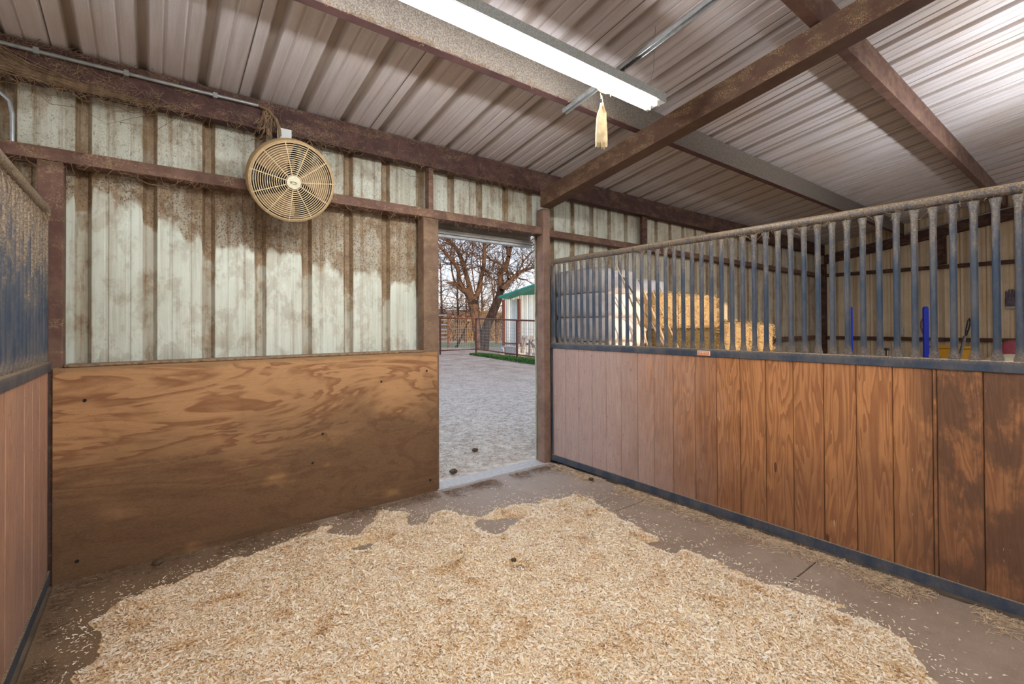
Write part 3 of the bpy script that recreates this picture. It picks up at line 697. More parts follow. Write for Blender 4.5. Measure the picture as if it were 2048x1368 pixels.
x, y = gnd(315, 1130); clod((x, y, .015), .03, 'dirt_clod', 'brown clod at the foot of the plywood panel', 'dirt')

# ------------------------------------------------------------------ fan
AX = Vector((-.03, -math.cos(math.radians(22)), -math.sin(math.radians(22)))).normalized()     # facing direction
FC = Vector((.738, 3.31, 2.362))                                    # centre of the front grille
fan = thing('wall_fan', (FC.x, 3.55, 2.1), 'round dusty beige fan mounted high on the back wall', 'fan')
fa = AX.cross(Vector((0, 0, 1))).normalized(); fb = fa.cross(AX).normalized()
def fp(r, q, h=0): return FC + (fa*math.cos(q)+fb*math.sin(q))*r*.95 + AX*h
MB().lathe([(.248, .004), (.261, .0), (.265, -.02), (.267, -.10), (.255, -.125), (.248, -.125), (.258, -.10), (.256, -.02), (.248, -.004)], FC, AX, 64).build('housing', MT['fan'], fan, smooth=True).data.polygons
# take the lathe caps off the ring
me = fan.children[0].data
import bmesh
bm_ = bmesh.new(); bm_.from_mesh(me); bmesh.ops.delete(bm_, geom=[f for f in bm_.faces if len(f.verts) > 10], context='FACES_ONLY'); bm_.to_mesh(me); bm_.free()
mb = MB()
for i in range(16):
    r = .052+i*.0138; dome = .018*math.cos(min(1, r/.27)*PI/2)
    mb.tube([fp(r, 2*PI*k/64, dome) for k in range(64)], .0025, 6, closed=True)
for k in range(11):
    q = 2*PI*(k+.3)/11; mb.tube([fp(.043+.226*t, q, .018*math.cos(min(1, (.043+.226*t)/.27)*PI/2)) for t in (0, .25, .5, .75, 1)], .0030, 6)
mb.build('front_grille', MT['fangrill'], fan, smooth=True)
mb = MB()
for i in range(16): mb.tube([fp(.055+i*.0135, 2*PI*k/48, -.125) for k in range(48)], .0048, 6, closed=True)
for k in range(8): mb.tube([fp(.04, 2*PI*k/8, -.125), fp(.272, 2*PI*k/8, -.125)], .003, 5)
mb.build('rear_grille', MT['dark'], fan, smooth=True)  # dark colour and thick rings stand in for shade inside the drum
MB().lathe([(.044, .012), (.044, .020), (.040, .0245), (.0, .026)], FC, AX, 32).build('hub_cap', MT['badge'], fan, smooth=True)
mb = MB(); hc = fan.children[-1]
pts = []
for k in range(24): q = 2*PI*k/24; pts.append(FC+AX*.0265+fa*(.018*math.cos(q)*-1)+fb*(.007*math.sin(q)-.002))
mb.tube(pts, .0016, 5, closed=True); mb.tube([FC+AX*.0268-fa*-.024+fb*.003, FC+AX*.0268+fb*.006, FC+AX*.0268-fa*.012-fb*.001], .002, 5)
mb.build('emblem', MT['badgeg'], hc)
MB().lathe([(.045, -.03), (.05, -.04), (.05, -.12), (.065, -.13), (.065, -.19), (.04, -.205)], FC, AX, 24).build('motor', MT['dark'], fan, smooth=True)  # dark colour deepens the shade behind the grille
for b in range(3):
    q0 = 2*PI*b/3+.72; mb = MB(); vs = []; n1, n2 = 10, 8
    for i in range(n1):
        r = .045+.205*i/(n1-1); w = .42+.75*math.sin(min(1, i/(n1-1)*1.2)*PI/2)
        for j in range(n2):
            u = j/(n2-1)-.5; vs.append(fp(r, q0+u*w+.25*i/(n1-1), -.055+u*.05*(1-.3*i/(n1-1))))
    m = len(vs); vs += [Vector(v)-AX*.003 for v in vs]
    fs = []
    for i in range(n1-1):
        for j in range(n2-1):
            a = i*n2+j; fs += [(a, a+1, a+1+n2, a+n2), (m+a, m+a+n2, m+a+1+n2, m+a+1)]
    mb.add(vs, fs); mb.build('blade', MT['blade'], fan, smooth=True)
# bracket up to the eave beam and arm to the motor
mb = MB(); tp = Vector((.735, 3.60, 2.80))
mb.box(.700, .792, 3.598, 3.619, 2.60, 2.815); mb.box(.700, .706, 3.50, 3.60, 2.60, 2.72); mb.box(.786, .792, 3.50, 3.60, 2.60, 2.72)
mb.build('mounting_bracket', MT['white'], fan, bevel=.002)
MB().tube([(.746, 3.56, 2.66), (.748, 3.50, 2.56), fp(0, 0, -.17)], .016, 10).build('support_arm', MT['fan'], fan, smooth=True)
MB().lathe([(.018, 0), (.018, .06)], (.716, 3.55, 2.655), (1, 0, 0), 12).build('pivot_bolt', MT['leather'], fan, smooth=True)
# conduit along the eave beam, cable drooping to the fan
cz = 2.915
t = thing('electrical_conduit', (-1.2, 3.6, 2.9), 'thin silver conduit running along the eave beam to the fan', 'conduit')
MB().tube([(-3.2, 3.598, cz), (-.6, 3.598, cz+.01), (.2, 3.598, cz+.012), (.58, 3.598, cz+.016)], .011, 10).build('tube', MT['galv'], t, smooth=True)
for x in (-.5, -.12, .33): MB().box(x-.012, x+.012, 3.585, 3.619, cz-.006, cz+.028).build('strap', MT['galv'], t)
t2 = MB().tube([(.58, 3.598, 2.93), (.64, 3.59, 2.915), (.69, 3.585, 2.86), (.71, 3.58, 2.79), (.712, 3.565, 2.70), (.735, 3.54, 2.62), (.75, 3.50, 2.54)], .010, 8).build('power_cable', MT['web'], smooth=True)
tag(t2, 'dust-caked cable drooping from the conduit down to the fan', 'cable')
t3 = MB().tube([(-.72, 3.735, 2.72), (-.66, 3.735, 2.71), (-.622, 3.735, 2.67), (-.612, 3.735, 2.60), (-.612, 3.735, 2.42)], .011, 10).build('electrical_conduit', MT['galv'], smooth=True)
tag(t3, 'short bent conduit above the girt at the far left edge', 'conduit')

# ------------------------------------------------------------------ fluorescent lights
def light(xe, yc, z, L, label, hw=.058):
    t = thing('fluorescent_light', (xe-L/2, yc, z), label, 'ceiling light', 'fluorescent strip lights')
    y0, y1 = yc-hw, yc+hw; zb = z+.025; w = 2*hw
    pr = [(0, 0), (w, 0), (w, .060), (w-.02, .072), (.02, .072), (0, .060)]
    MB().prism(pr, (xe-L, y0, zb), (0, 1, 0), (0, 0, 1), (L+.06, 0, 0)).build('housing', MT['dustgrey'], t, bevel=.002)
    MB().box(xe-L+.005, xe+.05, y0+.004, y1-.004, zb-.004, zb+.001).build('reflector', MT['white'], t)
    for dy in (-.036, .034):
        MB().tube([(xe-L+.03, yc+dy, z-.003), (xe-.035, yc+dy, z-.003)], .0135, 16).build('tube', MT['tube'], t, smooth=True)
        for x0 in (xe-L+.005, xe-.035):
            MB().box(x0, x0+.03, yc+dy-.014, yc+dy+.014, z-.016, zb).build('lamp_holder', MT['white'], t, bevel=.002)
    if hw < .05:  # hangers only for the added fill strips
        for hx_ in (xe-L+.3, xe-.3): MB().tube([(hx_, yc, zb+.07), (hx_, yc, zr(yc)-.005)], .003, 5).build('hanger', MT['galv'], t)
    return t
light(2.66, 1.89, 2.870, 2.44, 'lit two-tube fluorescent strip hanging under the roof beside the rafter')
light(2.2, -1.4, 3.25, 2.44, 'added unseen fill strip light over the barn aisle behind the camera', .025)  # this and the next two are added out of view to brighten the barn
light(6.6, .25, 2.80, 2.44, 'added unseen fill strip light over the hay storage side of the barn', .025)
light(-.2, -2.8, 3.45, 2.44, 'added unseen fill strip light at the front of the barn behind the camera', .025)
# strut that carries the light, with hanger wires
mb = MB()
ya, yb = 2.44, 1.05; zs = lambda y: zr(y)-.252
for dx in (-.02, .014): mb.prism([(0, 0), (.006, 0), (.006, .028), (0, .028)], (2.365+dx, ya, zs(ya)), (1, 0, 0), (0, 0, 1), (0, yb-ya, S*(ya-yb)))
mb.prism([(0, 0), (.04, 0), (.04, .004), (0, .004)], (2.345, ya, zs(ya)+.026), (1, 0, 0), (0, 0, 1), (0, yb-ya, S*(ya-yb)))
st = mb.build('strut_channel', MT['galv']); tag(st, 'slim metal strut under the purlins that carries the lit light', 'strut')
tag(MB().tube([(2.365, 1.89, zs(1.89)+.01), (2.37, 1.89, 2.966)], .002, 5).build('hanger_wire', MT['galv']), 'short wire tying the lit light to its strut', 'wire')
tag(MB().tube([(2.53, 1.78, zr(1.78)), (2.535, 1.80, 3.05), (2.54, 1.83, 2.96)], .0022, 5).build('hanger_wire', MT['galv']), 'thin wire hanging from the roof to the far end of the lit light', 'wire')
# dusty strip of web hanging from the near tube
c0 = pt(1205, 190, 0); 
def yplane(px, py, y):
    d = FW + RR*((px-PX)/F) - UU*((py-PY)/F); return CP+d*((y-CP.y)/d.y)
hw = thing('hanging_cobweb', yplane(1204, 300, 1.93), 'pale tan dust-laden strip dangling below the lit light', 'cobweb')
mb = MB(); rows = [(1205, 205, 2), (1205, 216, 4), (1205, 226, 8), (1204, 238, 9), (1204, 252, 10), (1204, 268, 11), (1204, 284, 11), (1204, 293, 11)]
vs = []
for px, py, hwid in rows:
    for k in range(9):
        u = k/8*2-1; p = yplane(px+u*hwid, py+(2 if k % 2 else 0)*(1 if py > 285 else 0), 1.93+.012*math.cos(u*2)); vs.append(p)
m = len(vs); vs += [Vector(v)+Vector((0, .010, 0)) for v in vs]; fs = []
for i in range(len(rows)-1):
    for j in range(8):
        a = i*9+j; fs += [(a, a+1, a+10, a+9), (m+a, m+a+9, m+a+10, m+a+1)]
    for a in (i*9, i*9+8): fs.append((a, a+9, m+a+9, m+a))
for j in range(8): fs += [(j, m+j, m+j+1, j+1), ((len(rows)-1)*9+j, (len(rows)-1)*9+j+1, m+(len(rows)-1)*9+j+1, m+(len(rows)-1)*9+j)]
mb.add(vs, fs)
for (a, b, w) in ((1208, 300, 2), (1197, 296, 2), (1203, 298, 2)): mb.tube([yplane(a, 285, 1.93), yplane(a+.5, b, 1.93)], [.006, .003], 6)
mb.build('strip', MT['webl'], hw, smooth=True)
mb = MB(); mb.tube([yplane(1203, 190, 1.92), yplane(1205, 200, 1.925), yplane(1205, 212, 1.93)], .0025, 5); mb.tube([yplane(1201, 186, 1.92), yplane(1202, 198, 1.925)], .0015, 5)
mb.tube([yplane(1182, 168, 1.92), yplane(1191, 174, 1.918), yplane(1200, 183, 1.918), yplane(1210, 187, 1.918), yplane(1222, 187, 1.92)], .0035, 6); mb.tube([yplane(1221, 187, 1.92), yplane(1221, 193, 1.92)], .003, 5)
mb.build('thread', MT['webl'], hw, smooth=True)

# ------------------------------------------------------------------ cobwebs and dust tufts on the steel
def webs(name, fn, N, label, sag=.03, ln=(.03, .14), r=.0013, mat='web'):
    mb = MB()
    for _ in range(N):
        p, ddir, nrm = fn(); l = random.uniform(*ln)*(2.2 if random.random() < .06 else 1); m = 6; pts = []
        a = random.uniform(-1, 1)
        for i in range(m):
            t = i/(m-1); q = p+ddir*(l*t)+Vector((0, 0, -1))*(sag*4*t*(1-t)*random.uniform(.7, 1.3)*l/.1)+nrm*(.01+.012*math.sin(t*PI)*random.random())
            q += Vector((random.gauss(0, .004), random.gauss(0, .002), random.gauss(0, .005))); pts.append(q)
        mb.tube(pts, [r*random.uniform(.5, 1.4) for _ in pts], 4, caps=False)
    o = mb.build(name, MT[mat]); return tag(o, label, 'cobweb', None, 'stuff')
nY = Vector((0, -1, 0))
def f_eave():
    x = random.uniform(-.7, 3.1) if random.random() > .3 else random.uniform(-.7, .1)
    z = random.choice([2.975, 2.785, 2.785, random.uniform(2.79, 2.96)])
    return Vector((x, YG, z)), Vector((random.uniform(-1, 1), 0, random.uniform(-.9, .35))).normalized(), nY
webs('cobweb', f_eave, 520, 'tangled brown cobwebs and dust threads along the eave beam', .02)
def f_girt():
    x = random.uniform(-.7, 3.1); return Vector((x, YG, random.choice([2.42, 2.35, 2.345]))), Vector((random.uniform(-1, 1), 0, random.uniform(-.8, .2))).normalized(), nY
webs('cobweb', f_girt, 230, 'dusty cobweb threads hanging off the girt behind the fan', .02, (.02, .10))
def f_purl():
    x = random.uniform(-.2, 3.0); y = 2.36; return Vector((x, y, zr(y)-.213)), Vector((random.uniform(-1, 1), -.1, random.uniform(-.25, .35))).normalized(), nY
webs('cobweb', f_purl, 260, 'fuzzy dust fringe along the lower edge of the purlin beside the light', .004, (.012, .05), .0011)
def f_rail():
    y = random.uniform(.2, 3.5); return Vector((XP+.0275, y, 2.045)), Vector((0, random.uniform(-1, 1), random.uniform(-.8, .1))).normalized(), Vector((-1, 0, 0))
webs('cobweb', f_rail, 160, 'cobweb threads under the top rail of the right partition', .01, (.02, .07), .0011, 'webl')
def f_long():
    x = random.uniform(-.6, 1.6); return Vector((x, YG+.02, random.choice([2.35, 2.78]))), Vector((random.choice([-1, 1]), 0, random.uniform(-.5, .1))).normalized(), nY
webs('cobweb', f_long, 22, 'long loose cobweb strands sagging across the wall sheets near the fan', .02, (.18, .42), .0016)
# the thick web mass at the left end of the eave beam
mb = MB()
for _ in range(150):
    z0 = random.uniform(2.80, 2.93); x0 = random.uniform(-.9, -.62); x1 = x0+random.uniform(.15, .7); zz = 2.775+random.uniform(-.012, .02)
    pts = [Vector((x0+(x1-x0)*t, YG-.008-.02*math.sin(t*PI)*random.random(), z0+(zz-z0)*(1-(1-t)**2)+random.gauss(0, .004))) for t in (0, .2, .4, .6, .8, 1)]
    mb.tube(pts, random.uniform(.001, .0022), 4, caps=False)
tag(mb.build('cobweb', MT['web']), 'thick tan cobweb mass on the left end of the eave beam', 'cobweb', None, 'stuff')
# webs beside the fan bracket
mb = MB()
for _ in range(26):
    a = Vector((.60+random.uniform(0, .08), 3.60, 2.93+random.uniform(-.05, 0))); b = Vector((.55+random.uniform(-.01, .14), 3.60, 2.70+random.uniform(-.04, .12)))
    mb.tube([a.lerp(b, t)+Vector((random.gauss(0, .004), -.01, 0)) for t in (0, .25, .5, .75, 1)], random.uniform(.0012, .003), 4)
tag(mb.build('cobweb', MT['web']), 'clump of dusty cobweb strands draped left of the fan bracket', 'cobweb', None, 'stuff')
mb = MB()
for _ in range(160):
    y = random.uniform(1.0, 3.55); dr_ = random.choice([-1, 1])
    p = Vector((XL-.027, y, 2.06)); q = p+Vector((random.uniform(-.03, .03), dr_*random.uniform(.01, .08), -random.uniform(.01, .16)))
    mb.tube([p, p.lerp(q, .5)+Vector((random.uniform(0, .02), 0, -.01)), q], .0013, 4, caps=False)
tag(mb.build('cobweb', MT['web']), 'cobwebs hanging from the top rail of the left partition', 'cobweb', None, 'stuff')

# ------------------------------------------------------------------ hay side: wrapped bales, hay bales, stalks
def soft_box(mb, x0, x1, y0, y1, z0, z1, rnd=.05, bulge=.02, seed=0, n=(14, 9, 6), wr=.012):
    cx, cy, cz_ = (x0+x1)/2, (y0+y1)/2, (z0+z1)/2; hx, hy, hz_ = (x1-x0)/2, (y1-y0)/2, (z1-z0)/2
    grid = {}; vs = []
    nx, ny_, nz = n
    def vid(i, j, k):
        key = (i, j, k)
        if key in grid: return grid[key]
        u, v, w = 2*i/nx-1, 2*j/ny_-1, 2*k/nz-1
        p = Vector((u*hx, v*hy, w*hz_)); inner = Vector((max(-hx+rnd, min(hx-rnd, p.x)), max(-hy+rnd, min(hy-rnd, p.y)), max(-hz_+rnd, min(hz_-rnd, p.z))))
        d = p-inner
        if d.length > 1e-6: p = inner+d.normalized()*rnd
        p += Vector((u*bulge*(1-w*w)*(1-v*v), v*bulge*(1-w*w)*(1-u*u), 0))
        nn = mnoise.noise_vector(p*6+Vector((seed*7.1, seed, 0)))*wr; nn.z *= .4; p += nn
        grid[key] = len(vs); vs.append(p+Vector((cx, cy, cz_))); return grid[key]
    fs = []
    for i in range(nx):
        for j in range(ny_): fs += [(vid(i, j, 0), vid(i, j+1, 0), vid(i+1, j+1, 0), vid(i+1, j, 0)), (vid(i, j, nz), vid(i+1, j, nz), vid(i+1, j+1, nz), vid(i, j+1, nz))]
        for k in range(nz): fs += [(vid(i, 0, k), vid(i+1, 0, k), vid(i+1, 0, k+1), vid(i, 0, k+1)), (vid(i, ny_, k), vid(i, ny_, k+1), vid(i+1, ny_, k+1), vid(i+1, ny_, k))]
    for j in range(ny_):
        for k in range(nz): fs += [(vid(0, j, k), vid(0, j, k+1), vid(0, j+1, k+1), vid(0, j+1, k)), (vid(nx, j, k), vid(nx, j+1, k), vid(nx, j+1, k+1), vid(nx, j, k+1))]
    return vs, fs
rown = ['topmost', 'second from the top', 'third from the top']
def wrapped(x0, x1, y0, y1, ztop, nrow, where, h=.242):
    for r in range(nrow):
        z1 = ztop-r*h; z0 = z1-h+.003
        jx = random.uniform(-.008, .008)
        vs, fs = soft_box(None, x0+jx, x1+jx, y0, y1, z0, z1, .055, .012, r+x0*3, (16, 10, 8))
        mb = MB(); mb.add(vs, fs); o = mb.build('wrapped_bale', MT['wrap'], smooth=True)
        lab = 'white wrapped shavings bale, %s %s' % (rown[r], where) if r < 3 else 'white wrapped bale in the hidden lower rows, ' + where.replace('of the stack ', '')
        tag(o, lab, 'bale', 'white wrapped shavings bales')
def pallet(x0, x1, y0, y1, label):
    t = thing('pallet', ((x0+x1)/2, (y0+y1)/2, 0), label, 'pallet', 'pallets under the bales')
    n = 6; w = (y1-y0)/n
    for i in range(n): MB().box(x0, x1, y0+i*w, y0+i*w+w*.8, .08, .1).build('deck_board', MT['pallet'], t)
    for x in (x0, (x0+x1)/2-.02, x1-.04): MB().box(x, x+.04, y0, y1, -.012, .08).build('runner', MT['pallet'], t)
BZ = 1.97
pallet(3.36, 4.62, 2.95, 3.68, 'wooden pallet under the white wrapped bales')
wrapped(3.37, 3.93, 3.02, 3.66, BZ, 7, 'of the stack nearest the doorway column')
wrapped(3.99, 4.60, 3.10, 3.66, 1.905, 7, 'of the stack beside the hay')
# low rests so that the stacks reach the pallet
MB_ = MB().box(3.38, 3.92, 3.04, 3.64, .1, BZ-7*.242); tag(MB_.build('straw_pad', MT['strawd']), 'packed straw pad under the stack by the doorway column, hidden low behind the partition', 'pad')
MB_ = MB().box(4.0, 4.59, 3.12, 3.64, .1, 1.905-7*.242); tag(MB_.build('straw_pad', MT['strawd']), 'packed straw pad under the wrapped stack next to the hay, hidden low behind the partition', 'pad')

def haybale(x0, x1, y0, y1, z0, z1, mat, label, seed, dens=2600):
    vs, fs = soft_box(None, x0, x1, y0, y1, z0, z1, .06, .008, seed, (30, 14, 12), .022)
    mb = MB(); mb.add(vs, fs, .35)
    rnd_ = random.Random(seed); A = [Vector(v) for v in vs]; C = Vector(((x0+x1)/2, (y0+y1)/2, (z0+z1)/2))
    for _ in range(dens):
        f = A[rnd_.randrange(len(A))]; d = (f-C); 
        nrm = Vector((d.x/(x1-x0), d.y/(y1-y0), d.z/(z1-z0)))
        ax = max(range(3), key=lambda i: abs(nrm[i])); e = Vector((0, 0, 0)); e[ax] = math.copysign(1, nrm[ax])
        p = f+Vector((rnd_.uniform(-.03, .03), rnd_.uniform(-.02, .02), rnd_.uniform(-.02, .02)))
        a = Vector((rnd_.gauss(0, 1), rnd_.gauss(0, .6), rnd_.gauss(0, .8))); a -= e*a.dot(e)*.8
        a = a.normalized()*rnd_.uniform(.02, .06); w = a.cross(e).normalized()*.0026
        q = p+a+e*rnd_.uniform(-.002, .022); mid = p.lerp(q, .5)+e*rnd_.uniform(.002, .014); t = rnd_.random()
        mb.add([p-w, p+w, mid-w, mid+w, q-w*.5, q+w*.5], [(0, 1, 3, 2), (2, 3, 5, 4)], t)
    o = mb.build('hay_bale', mat); tag(o, label, 'hay bale', 'hay bales stacked against the back wall')
    for xx in (.3, .7):
        X = x0+(x1-x0)*xx; MB().tube([(X, y0-.012, z0+.02), (X, y0-.014, z1-.02), (X, y0+.02, z1+.008), (X, y1-.02, z1+.008)], .0025, 5).build('twine', MT['leather'], o)
haybale(4.16, 5.36, 2.93, 3.42, 1.365, 1.755, MT['hay'], 'golden sunlit hay bale on top of the stack behind the bars', 1, 3800)
haybale(4.18, 5.38, 2.95, 3.44, .98, 1.362, MT['hay_shade'], 'hay bale darkened for shade, right below the top golden one', 2, 2200)  # shadow on this bale is painted by its darker hay
haybale(4.18, 5.36, 2.97, 3.46, .59, .977, MT['hay_shade'], 'hay bale hidden third down in the stack, behind the partition', 3, 200)
haybale(4.18, 5.38, 2.95, 3.44, .2, .587, MT['hay_shade'], 'hay bale at the bottom of the stack, hidden behind the partition', 4, 200)
haybale(5.42, 6.02, 2.86, 3.44, 1.02, 1.435, MT['hay'], 'golden hay bale right of the tall hay stack, next to it', 5, 2400)
haybale(6.06, 6.72, 2.88, 3.44, 1.02, 1.415, MT['hay'], 'golden hay bale at the right end of the hay', 6, 2600)
haybale(5.42, 6.70, 2.90, 3.44, .61, 1.017, MT['hay'], 'hay bale hidden low under the two right-hand golden bales', 7, 200)
haybale(5.42, 6.70, 2.90, 3.44, .2, .607, MT['hay'], 'bottom hay bale under the right-hand bales, hidden by the partition', 8, 200)
pallet(4.66, 6.72, 2.84, 3.46, 'wooden pallet under the hay stack')
MB_ = MB().box(4.17, 6.70, 2.95, 3.44, .1, .2); tag(MB_.build('straw_pad', MT['strawd']), 'flattened straw layer under the hay stack', 'pad')
def lath(a, b, Y, r, label, mat='straw'):
    p, q = yplane(a[0], a[1], Y), yplane(b[0], b[1], Y); k = (.0-p.z)/(q.z-p.z); q = p+(q-p)*k
    pts = [p, p.lerp(q, .25)+Vector((.01, 0, .01)), p.lerp(q, .6), q]
    o = MB().tube(pts, [r*.8, r*1.1, r*1.1, r], 7).build('wooden_lath', MT[mat], smooth=True)
    return tag(o, label, 'lath', 'thin laths leaning behind the bars')
lath((1230, 522), (1252, 580), 2.70, .008, 'pale thin lath leaning in front of the wrapped bales, the leftmost')
lath((1247, 555), (1305, 655), 2.74, .009, 'dark-edged lath crossing the sunlit wrapped bales', 'wood_old')
lath((1278, 560), (1326, 680), 2.66, .012, 'thickest pale lath, leaning where bales meet hay')
lath((1306, 586), (1352, 690), 2.62, .007, 'thin pale lath leaning across the golden hay, the rightmost')

# ------------------------------------------------------------------ far side wall: conduit, posts, drum
t = thing('electrical_conduit', (XR-.13, 2.42, 1.2), 'grey conduit dropping down the far side wall to a small box', 'conduit')
MB().tube([(XR-.13, 2.415, 1.32), (XR-.13, 2.415, 2.78), (XR-.135, 2.39, 2.92), (XR-.15, 2.30, 3.0), (XR-.17, 2.15, 3.03), (XR-.18, .3, 3.33)], .016, 10).build('tube', MT['galv'], t, smooth=True)
MB().box(XR-.17, XR-.1, 2.37, 2.46, 1.19, 1.32).build('outlet_box', MT['conc'], t, bevel=.008)
def vpost(px, w, ytop, ybot, D, mat, name, label, cat, th=.03, rnd=True):
    tp = pt(px, ytop, D); x, y = tp.x, tp.y
    ang = math.atan2(RR.y, RR.x); ca, sa = math.cos(ang), math.sin(ang); hw_ = w/2
    mb = MB(); n = 12; prf = []
    prf = [(-hw_, 0), (hw_, 0), (hw_, tp.z-hw_)] + [(hw_*math.cos(q), tp.z-hw_+hw_*math.sin(q)) for q in [PI*k/10 for k in range(1, 10)]] + [(-hw_, tp.z-hw_)]
    mb.prism(prf, (x, y, -.012), (ca, sa, 0), (0, 0, 1), (-sa*th, ca*th, 0))
    return tag(mb.build(name, MT[mat], smooth=False, bevel=.006), label, cat)
vpost(1703, .042, 612, 712, 7.0, 'bluep', 'blue_post', 'narrow bright blue plastic post behind the bars, left of the black knob', 'post', .05)
vpost(1853.5, .065, 611, 717, 6.6, 'bluep', 'blue_post', 'wider bright blue plastic post in front of the yellow drum', 'post', .04)
# yellow drum
c = pt(1905, 690, 7.4); rd = .27; zt_ = c.z
dm = thing('plastic_drum', (c.x, c.y, 0), 'yellow open plastic drum behind the bars at the right', 'drum')
o = MB(); o.lathe([(.23, -.012), (rd-.01, .1), (rd, .5), (rd+.012, .52), (rd, .54), (rd-.005, zt_-.06)], (c.x, c.y, 0), (0, 0, 1), 36); o.build('body', MT['yellow'], dm, smooth=True)
mb = MB(); mb.tube([(c.x+(rd+.004)*math.cos(2*PI*k/36), c.y+(rd+.004)*math.sin(2*PI*k/36), zt_-.03) for k in range(36)], .02, 8, closed=True); mb.build('rim', MT['yellow'], dm, smooth=True)
# lever with a loop handle
lv = thing('lever_handle', pt(1920, 740, 6.4), 'dark grey lever with a loop grip rising before the yellow drum', 'lever')
def P6(a, b, D=6.35): return pt(a, b, D)
q1 = [P6(1936, 642), P6(1939, 637), P6(1941, 645), P6(1938, 658), P6(1934, 668), P6(1931, 676)]
MB().tube(q1+[P6(1932, 662), P6(1934, 650)], .010, 8, closed=True).build('loop_grip', MT['black'], lv, smooth=True)
base = P6(1900, 780); base.z = 0
a_ = P6(1930, 672); b_ = P6(1919, 716)
MB().tube([a_, b_, a_.lerp(b_, 2.5), base], [.018, .020, .02, .02], 8).build('shaft', MT['lever'], lv, smooth=True)
# brown strap loop
q = [pt(1849, y, 6.9) for y in (690,)]; 
lp_ = [pt(a, b, 7.0) for a, b in ((1851, 690), (1847, 670), (1842, 655), (1842.5, 643), (1846, 637), (1850, 640), (1852, 655))]
lb = pt(1851, 760, 7.0); lb.z = 0
tag(MB().tube([lb, lp_[0]]+lp_[1:], .011, 8).build('strap_handle', MT['leather'], smooth=True), 'brown looped strap handle just left of the wider blue post', 'handle')
# black knob
kp = pt(1773, 697, 5.4)
kn = thing('knob_stand', (kp.x, kp.y, 0), 'small black knob on a stem showing above the middle rail', 'knob')
MB().lathe([(.012, -.012), (.012, kp.z-.02)], (kp.x, kp.y, 0), (0, 0, 1), 12).build('stem', MT['black'], kn, smooth=True)
MB().lathe([(.030, 0), (.036, .008), (.036, .018), (.026, .026), (0, .028)], (kp.x, kp.y, kp.z-.022), (0, 0, 1), 20).build('knob', MT['black'], kn, smooth=True)
# cream tub lid at the right edge, pink sack behind it
c = pt(2022, 708, 5.6)
tb = thing('feed_tub', (c.x, c.y, 0), 'cream domed tub showing above the rail at the right edge', 'tub')
MB().lathe([(.18, -.012), (.22, c.z-.13), (.225, c.z-.12)], (c.x, c.y, 0), (0, 0, 1), 32).build('body', MT['cream'], tb, smooth=True)
MB().lathe([(.225, 0), (.23, .02), (.21, .06), (.15, .095), (.06, .115), (0, .12)], (c.x, c.y, c.z-.12), (0, 0, 1), 32).build('lid', MT['cream'], tb, smooth=True)
c = pt(2044, 690, 6.6)
vs, fs = soft_box(None, c.x-.12, c.x+.30, c.y-.15, c.y+.2, -.012, c.z+.06, .08, .02, 9, (10, 8, 14), .02)
o = MB(); o.add(vs, fs); tag(o.build('feed_sack', MT['pink'], smooth=True), 'pink and red sack standing behind the last bars at the right', 'sack')
# glove on the far wall
c = Vector((XR-.02, 1.02, 1.70)); gl = thing('work_glove', c, 'grey-purple glove hanging on the far side wall at the right', 'glove')
for k, (dy, l) in enumerate(((-.045, .12), (-.015, .14), (.015, .135), (.045, .11))):
    MB().tube([(XR-.03, 1.05+dy, 1.80), (XR-.035, 1.05+dy*1.15, 1.80+l)], [.017, .012], 8).build('finger', MT['glove'], gl, smooth=True)
vs, fs = soft_box(None, XR-.045, XR-.002, .985, 1.115, 1.66, 1.82, .014, .003, 3, (3, 6, 6), .003)
o = MB(); o.add(vs, fs); o.build('palm', MT['glove'], gl, smooth=True)
MB().box(XR-.05, XR-.008, .99, 1.11, 1.63, 1.665).build('cuff', MT['conc'], gl, bevel=.004)

# ------------------------------------------------------------------ outside: fence, shed, tree, scrub
def pipe(mb, a, b, r, n=8): mb.tube([a, b], r, n)
def fence(a0, a1, t0, t1, b0, b1, posts, name, label, mesh_n, nrow=10):
    t = thing(name, (Vector(a0)+Vector(a1))/2, label, 'fence')
    mb = MB(); pipe(mb, t0, t1, .035, 10); mb.build('top_rail', MT['rust'], t, smooth=True)
    mb = MB(); pipe(mb, b0, b1, .028, 8); mb.build('bottom_rail', MT['rust'], t, smooth=True)
    for u in posts:
        p = Vector(t0).lerp(Vector(t1), u); MB().tube([(p.x, p.y, -.15), (p.x, p.y, p.z+.03)], .045, 10).build('post', MT['rust'], t, smooth=True)
    mb = MB(); T0, T1, B0, B1 = map(Vector, (t0, t1, b0, b1))
    for k in range(mesh_n+1):
        u = k/mesh_n; mb.tube([T0.lerp(T1, u), B0.lerp(B1, u)], .0055, 4, caps=False)
    for k in range(1, nrow):
        v = k/nrow*.85; mb.tube([B0.lerp(T0, v), B1.lerp(T1, v)], .0055, 4, caps=False)
    mb.build('wire_mesh', MT['wire'], t)
    return t
def gz(p, z): return (p.x, p.y, z)
cT = pt(952, 637, 22.5); cB = pt(952, 698, 22.5); lT = pt(840, 635, 22.8); lB = pt(840, 703, 22.8)
fence(gz(lT, 0), gz(cT, 0), lT, cT, lB, cB, (.36, 1.0), 'pipe_fence', 'rusty pipe and wire mesh fence across the far end of the yard', 26)
rT = pt(1160, 645, 16.4); rB = pt(1160, 726, 16.4)
fence(gz(cT, 0), gz(rT, 0), cT, rT, cB, rB, (.47,), 'pipe_fence', 'rusty pipe and mesh fence running towards the shed and the doorway column', 60, 9)
gp = thing('gate_panel', pt(885, 690, 25.5), 'pale galvanized livestock gate panel behind the fence at the left', 'gate')
mb = MB()
